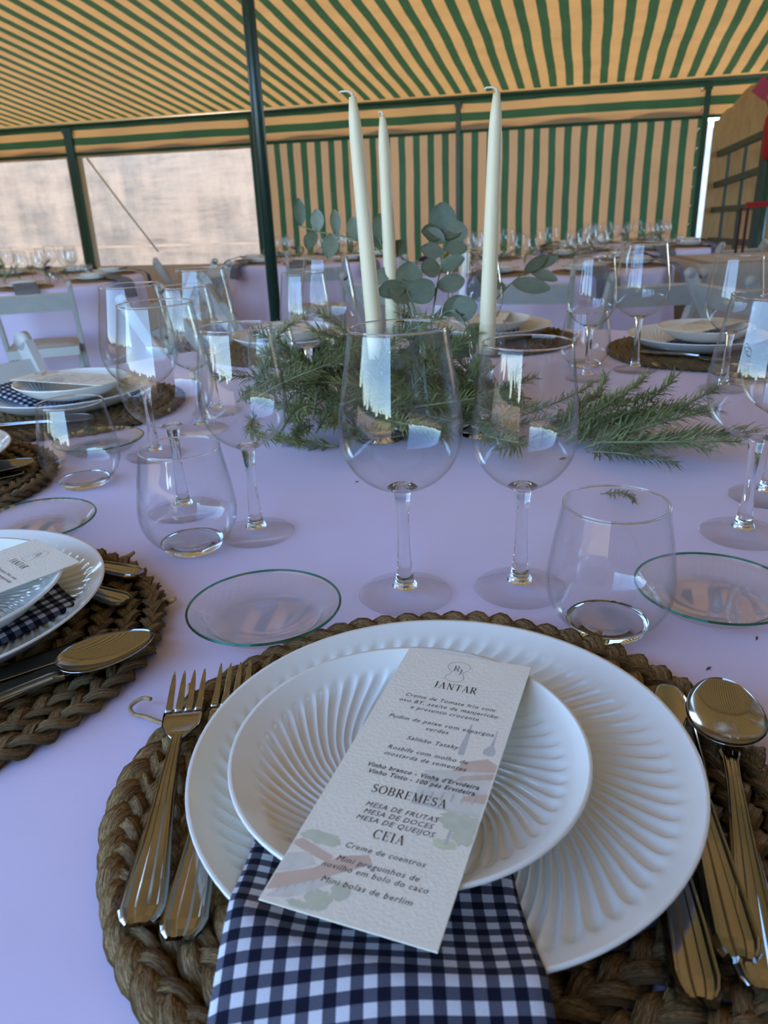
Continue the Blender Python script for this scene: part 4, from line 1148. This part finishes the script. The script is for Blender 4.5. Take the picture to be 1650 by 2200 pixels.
# ------------------------------------------------------------------ chairs
def folding_chair():
    t = thing('folding_chair', 'x', 'chair')
    for s in (-1, 1):
        MB().bar((s * .205, .20, 0), (s * .205, -.235, .785), .022, .048, (0, 1, 0), 0).build('side_post', MT['chair'], t, smooth=False)
        k = MB(); k.tube([(s * .194, -.2395, .793), (s * .216, -.2395, .793)], .0235, 16); k.build('post_tip', MT['chair'], t)
        MB().bar((s * .178, -.27, 0), (s * .178, .14, .455), .022, .040, (0, 1, 0)).build('rear_leg', MT['chair'], t, smooth=False)
    def rail(z0, z1, name):
        f = lambda z: .20 - .435 * z / .785
        MB().bar((0, f(z0), z0), (0, f(z1), z1), .39, .018, (0, 1, 0)).build(name, MT['chair'], t, smooth=False)
    rail(.655, .748, 'top_rail')
    MB().box((0, -.01, .425), (.385, .36, .05)).build('seat', MT['chair'], t, smooth=False)
    m = MB(); m.grid(lambda a, b: (-.18 + .36 * a, -.17 + .32 * b, .4512 + .022 * (math.sin(PI * a) * math.sin(PI * b)) ** .35), 14, 14); m.build('seat_pad', MT['chairseat'], t)
    MB().bar((-.178, -.19, .085), (.178, -.19, .085), .02, .03).build('stretcher', MT['chair'], t, smooth=False)
    MB().bar((-.205, .135, .12), (.205, .135, .12), .02, .03).build('stretcher', MT['chair'], t, smooth=False)
    return t
P_CH = folding_chair()
def chair(x, y, face, label, group=None):
    d = Vector((face[0] - x, face[1] - y)); put(P_CH, 1, (x, y, ground_z(y) + .002), math.atan2(-d.x, d.y), label, 'chair', group)
chair(-.83, 1.70, TC, 'white folding chair at our table, rounded post top at left edge')
chair(1.62, 3.25, (2.4, 3.4), 'white folding chair turned away behind the far right plates')
chair(1.22, 3.72, (1.1, 5.2), 'white folding chair right behind the tall far glass')
chair(.78, 4.02, (1.05, 5.25), 'white folding chair with gingham napkins behind it, right of candles')
chair(.15, 4.25, (1.05, 5.25), 'white folding chair seen between the candles')
chair(-1.96, 4.62, (-2.3, 5.75), 'white folding chair seen from behind, nearest at the left')
chair(-1.30, 5.35, (-2.55, 5.75), 'white folding chair with a napkin over it, second at the left')
chair(-1.42, 6.3, (-2.55, 5.75), 'white folding chair on the right side of the windows table')
chair(-2.95, 4.62, (-2.55, 5.75), 'white folding chair cut by the left edge')
chair(-.78, 3.45, (.3, 3.3), 'white folding chair left of the green pole, side on')
chair(-.72, 4.45, (.3, 4.6), 'white folding chair behind the side-on chair by the pole')
chair(-.45, 6.2, (-.55, 7.6), 'white folding chair in front of the deep table by the pole')
chair(.25, 6.6, (-.55, 7.6), 'white folding chair behind the leftmost candle, deep in the tent')
chair(-1.72, 7.3, (-.55, 7.6), 'white folding chair before the plastic window, left of the pole')
chair(1.75, 6.4, (2.35, 7.55), 'white folding chair in front of the right wall table')
chair(2.75, 6.4, (2.35, 7.55), 'white folding chair furthest right in front of the wall table')

# ------------------------------------------------------------------ settings on the far tables
def far_glass(name, spec):
    s = spec['st']; F = spec['foot']; b = spec['bowl']
    prof = [(0, .0004), (F, .0006), (F, .002), (.012, .007), (.0055, .02), (.0048, .06)] + b + [(r - .0012, z) for r, z in reversed(b[1:])] + [(0, s + .004)]
    return MB().lathe(prof, 20).mesh(name, MT['bowl'])
FG_B = far_glass('far_large_glass', BIG); FG_S = far_glass('far_small_glass', SML)
FG_T = MB().lathe([(0, .0005), (.028, .0005), (.0365, .0125), (.0457, .036), (.0425, .068), (.0368, .1), (.0355, .1), (.041, .068), (.044, .036), (.034, .013), (0, .009)], 20).mesh('far_tumbler', MT['bowl'])
def ring_mat_mesh():
    m = MB(); n = 90
    def fn(a, b):
        an = 2 * PI * a; r = .006 + .178 * b
        return (r * math.cos(an), r * math.sin(an), .003 + .007 * abs(math.sin(b * PI * 9)) * (.8 + .2 * math.sin(an * 60 + b * 30)))
    m.grid(fn, 120, 45, uvfn=lambda a, b: (b * 4, a * 60)); return m.mesh('far_mat', MT['straw'])
FM = ring_mat_mesh()
FPL = MB().lathe([(0, .003), (.07, .003), (.095, .010), (.1275, .027), (.129, .026), (.09, .006), (.07, 0), (0, 0)], 40).mesh('far_plate', MT['porcelain'])
FPS = MB().lathe([(0, .003), (.045, .004), (.07, .014), (.0865, .026), (.088, .025), (.06, .005), (.045, 0), (0, 0)], 40).mesh('far_small_plate', MT['porcelain'])
def fnap(s):
    if s < .18: return .08 - .5 * s * .3, .0168
    if s < .40: q = (s - .18) / .22; return .053 - .183 * q, .0168 + .0205 * q * q
    if s < .58: q = (s - .40) / .18; return -.13 - .075 * q, .0373 - .0253 * q
    q = (s - .58) / .42; return -.205 - .065 * min(1, q * 3) - .02 * q, .012 - .15 * max(0, q - .15)
FNAP = napkin_mesh(fnap, .13, .15, .42, nx=12, ny=30, seed=4).mesh('far_napkin', MT['gingham'])
WHERE = ['middle-distance table behind the candles', 'table before the plastic windows', 'deep table behind the green pole', 'table at the right end of the striped wall']
for ti, (tx, ty, R, _, _) in enumerate(BT):
    top = TOPS[ti]; w = WHERE[ti]; n = 8
    for k in range(n):
        a = 2 * PI * k / n + .25 + ti
        up = Vector((-math.cos(a), -math.sin(a), 0)); c = Vector((tx, ty, 0)) - up * (R - .21); rz = math.atan2(-up.x, up.y)
        gr = ' on the ' + w
        tag(obj('woven_placemat', FM, None, (c.x, c.y, top + .0006), (0, 0, rz)), 'seagrass placemat' + gr, 'placemat', 'placemats' + gr)
        tag(obj('charger_plate', FPL, None, (c.x, c.y, top + .0105), (0, 0, rz)), 'white charger plate' + gr, 'plate', 'charger plates' + gr)
        tag(obj('dessert_plate', FPS, None, (c.x, c.y, top + .0245), (0, 0, rz)), 'small white plate' + gr, 'plate', 'small plates' + gr)
        tag(obj('gingham_napkin', FNAP, None, (c.x, c.y, top + .003), (0, 0, rz)), 'gingham napkin' + gr, 'napkin', 'napkins' + gr)
        sd = Vector((-up.y, up.x, 0))
        for me, nm, lab, dx, dy in ((FG_B, 'large_wine_glass', 'distant large wine glass', -.03, .24), (FG_S, 'small_wine_glass', 'distant small wine glass', -.115, .235), (FG_T, 'water_tumbler', 'distant water tumbler', -.19, .17)):
            p = c + up * (dy + rnd.uniform(-.015, .015)) + sd * (dx + rnd.uniform(-.015, .015))
            tag(obj(nm, me, None, (p.x, p.y, top + .0006)), lab + gr, 'glass', lab.replace('distant ', '') + 'es' + gr)
# flowers and greenery in the middle of the far tables
def flower_mesh(mat, R):
    m = MB(); r_ = random.Random(5)
    for ly, (nn, el, l) in enumerate(((10, .25, 1), (8, .7, .85), (5, 1.15, .65))):
        for i in range(nn):
            a = 2 * PI * i / nn + ly * .3; d = Vector((math.cos(a) * math.cos(el), math.sin(a) * math.cos(el), math.sin(el))); x = Vector((-math.sin(a), math.cos(a), 0))
            b = d * R * .15; e = d * R * l; md = d * R * l * .6 + Vector((0, 0, R * .12))
            m.add([b, md + x * R * .2, e, md - x * R * .2, md - Vector((0, 0, R * .05))], [(0, 1, 2, 3), (0, 4, 1), (1, 4, 2), (2, 4, 3), (3, 4, 0)])
    return m.mesh('petals', mat)
FLW = {k: flower_mesh(MT[k], .042) for k in ('purple', 'yellow', 'ivory')}
def flower(x, y, z, kind, label, group):
    t = thing('flower', label, 'flower', (x, y, z), rnd.random() * 6, group)
    MB().tube([(0, 0, 0), (.004, 0, .05), (.006, .003, .095)], .002, 6).build('stem', MT['estem'], t)
    obj('petals', FLW[kind], t, (.006, .003, .09), (rnd.uniform(-.7, .2), rnd.uniform(-.5, .5), 0))
FL = [(0, -.75, -.45, 'purple'), (0, -.62, -.40, 'yellow'), (0, -.55, -.5, 'purple'), (0, -.68, -.32, 'purple'), (0, -.45, -.35, 'ivory'), (0, -.3, -.2, 'purple'), (0, .15, 0, 'ivory'), (0, .3, .1, 'ivory'),
      (1, .35, -.3, 'purple'), (1, .2, -.2, 'ivory'), (1, -.1, 0, 'purple'), (2, -.2, 0, 'purple'), (2, .1, .1, 'ivory'), (3, -.3, 0, 'ivory'), (3, 0, .1, 'purple'), (3, .25, 0, 'ivory')]
for ti, dx, dy, kd in FL:
    flower(BT[ti][0] + dx, BT[ti][1] + dy, TOPS[ti] + .0006, kd, '%s flower on the %s' % (kd, WHERE[ti]), '%s flowers on the %s' % (kd, WHERE[ti]))
for ti in range(4):
    for k in range(9):
        x = BT[ti][0] + rnd.uniform(-.42, .42); y = BT[ti][1] + rnd.uniform(-.25, .25)
        rosemary(x, y, TOPS[ti] + .003, rnd.uniform(0, 6.28), rnd.uniform(.2, .7), rnd.uniform(1.0, 1.5), k % 4, 'green sprig in the middle of the ' + WHERE[ti], 'sprigs on the ' + WHERE[ti])
t = thing('pillar_candle', 'short thick ivory pillar candle on the middle-distance table', 'candle', (.545, 4.86, TOPS[0] + .0006))
MB().lathe([(0, 0), (.035, 0), (.036, .003), (.036, .150), (.033, .155), (.012, .152), (0, .150)], 28).build('wax_body', MT['wax'], t)
MB().tube([(0, 0, .149), (.001, 0, .158), (.003, 0, .164)], .0015, 6).build('wick', MT['wick'], t)

# ------------------------------------------------------------------ right end: plywood, gate, red stand, draped side table
def ply_panel():
    pl = MB(); nx = 80; x0, x1 = 1.105, 4.2; vv = []; ff = []
    g = -.30
    def top(u):
        q = u - x0
        for (a0, z0), (a1, z1) in zip(((0, 1.655), (.05, 1.66), (.095, 1.75), (.16, 1.765), (.21, 1.85), (.3, 1.95), (.6, 2.0)), ((.05, 1.66), (.095, 1.75), (.16, 1.765), (.21, 1.85), (.3, 1.95), (.6, 2.0), (9, 2.0))):
            if a0 <= q <= a1: return z0 + (z1 - z0) * (q - a0) / (a1 - a0)
        return 2.0
    for i in range(nx + 1):
        u = x0 + (x1 - x0) * i / nx; zt = top(u)
        for v in (BACK_V - .30, BACK_V - .28):
            vv += [tuv(u, v, g), tuv(u, v, zt)]
    for i in range(nx):
        a, b = 4 * i, 4 * i + 4
        ff += [(a, b, b + 1, a + 1), (a + 2, a + 3, b + 3, b + 2), (a + 1, b + 1, b + 3, a + 3)]
    ff += [(0, 1, 3, 2), (4 * nx, 4 * nx + 2, 4 * nx + 3, 4 * nx + 1)]
    pl.add(vv, ff); return pl
o = ply_panel().build('plywood_sheet', MT['ply'], None, None, None, smooth=False)
tag(o, 'tall brown plywood sheet with a cut-out top at the right', 'board')
gt = thing('steel_gate', 'grey-green tubular steel gate in front of the plywood', 'gate', (0, 0, 0))
LFT = [(3.60, 8.75, z) for z in (1.335, 1.04, .805, .505)]
RGT = [(3.31, 7.0, z) for z in (1.444, 1.165, .87, .572)]
for a, b in zip(LFT, RGT): MB().bar(a, b, .05, .055).build('rail', MT['gate'], gt, smooth=False)
for f in (.30, .62):
    a = Vector(LFT[0]).lerp(Vector(RGT[0]), f); MB().bar((a.x, a.y, -.18), (a.x, a.y, a.z), .022, .022, (0, 1, 0)).build('upright', MT['gate'], gt, smooth=False)
MB().bar((3.31, 7.0, -.18), (3.31, 7.0, 1.50), .09, .09, (0, 1, 0)).build('gate_post', MT['gate'], gt, smooth=False)
MB().bar((3.60, 8.77, -.23), (3.60, 8.77, 1.38), .05, .05, (0, 1, 0)).build('gate_post', MT['gate'], gt, smooth=False)
dg_ = thing('diamond_marker', 'red diamond marker on a thin slanting rod at upper right', 'marker', (3.174, 6.74, 1.55))
MB().bar((.03, 0, -.05), (-.075, 0, .14), .010, .012, (0, 1, 0)).build('rod', MT['red'], dg_, smooth=False)
MB().box((-.093, 0, .184), (.125, .008, .125), Matrix.Rotation(math.radians(33), 3, 'Y')).build('diamond_plate', MT['red'], dg_, smooth=False)
rp = thing('red_post', 'red padded post top cut by the right edge', 'post', (3.235, 6.78, ground_z(6.78)))
MB().lathe([(0, 0), (.03, 0), (.03, 1.41), (0, 1.41)], 16).build('post_tube', MT['green_metal'], rp)
MB().lathe([(0, 1.40), (.055, 1.40), (.075, 1.44), (.080, 1.60), (.080, 1.70), (.05, 1.76), (0, 1.77)], 20).build('red_padding', MT['red'], rp)
rs = thing('red_stand', 'thin dark stand with a red top bar at the right edge', 'stand', (2.68, 5.95, ground_z(5.95)))
MB().bar((.03, 0, 1.065), (.50, -.1, 1.075), .05, .035).build('top_bar', MT['red'], rs, smooth=False)
for x in (-.01, .04, .44): MB().bar((x, 0, 0), (x, -.01 if x < .2 else -.09, 1.05), .014, .014, (0, 1, 0)).build('leg', MT['darkred'], rs, smooth=False)
sx, sy = 2.86, 5.42; g = ground_z(sy)
st = thing('draped_side_table', 'rectangular side table under a pale cloth at the right edge', 'table', (sx, sy, g), -.06)
MB().box((0, 0, .72), (1.5, .70, .03)).build('tabletop', MT['wood'], st, smooth=False)
for x in (-.68, .68):
    for y in (-.3, .3): MB().bar((x, y, 0), (x, y, .71), .035, .035, (0, 1, 0)).build('leg', MT['green_metal'], st, smooth=False)
cl = MB()
def drape(a, b):
    # perimeter path a, b from top centre outwards and down
    an = 2 * PI * a; c, s = math.cos(an), math.sin(an); k = 1 / max(abs(c) / .765, abs(s) / .365)
    x, y = c * k, s * k
    if b < .35: q = b / .35; return (x * q, y * q, .738)
    q = (b - .35) / .65; f = 1 + (.05 + .03 * math.sin(an * 11)) * q
    return (x * f, y * f, .738 - .70 * q)
cl.grid(drape, 120, 14); cl.build('pale_cloth', MT['linen'], st)

# unused prototypes would sit at the origin: none should remain
for o in list(bpy.data.objects):
    if 'used' in o: del o['used']
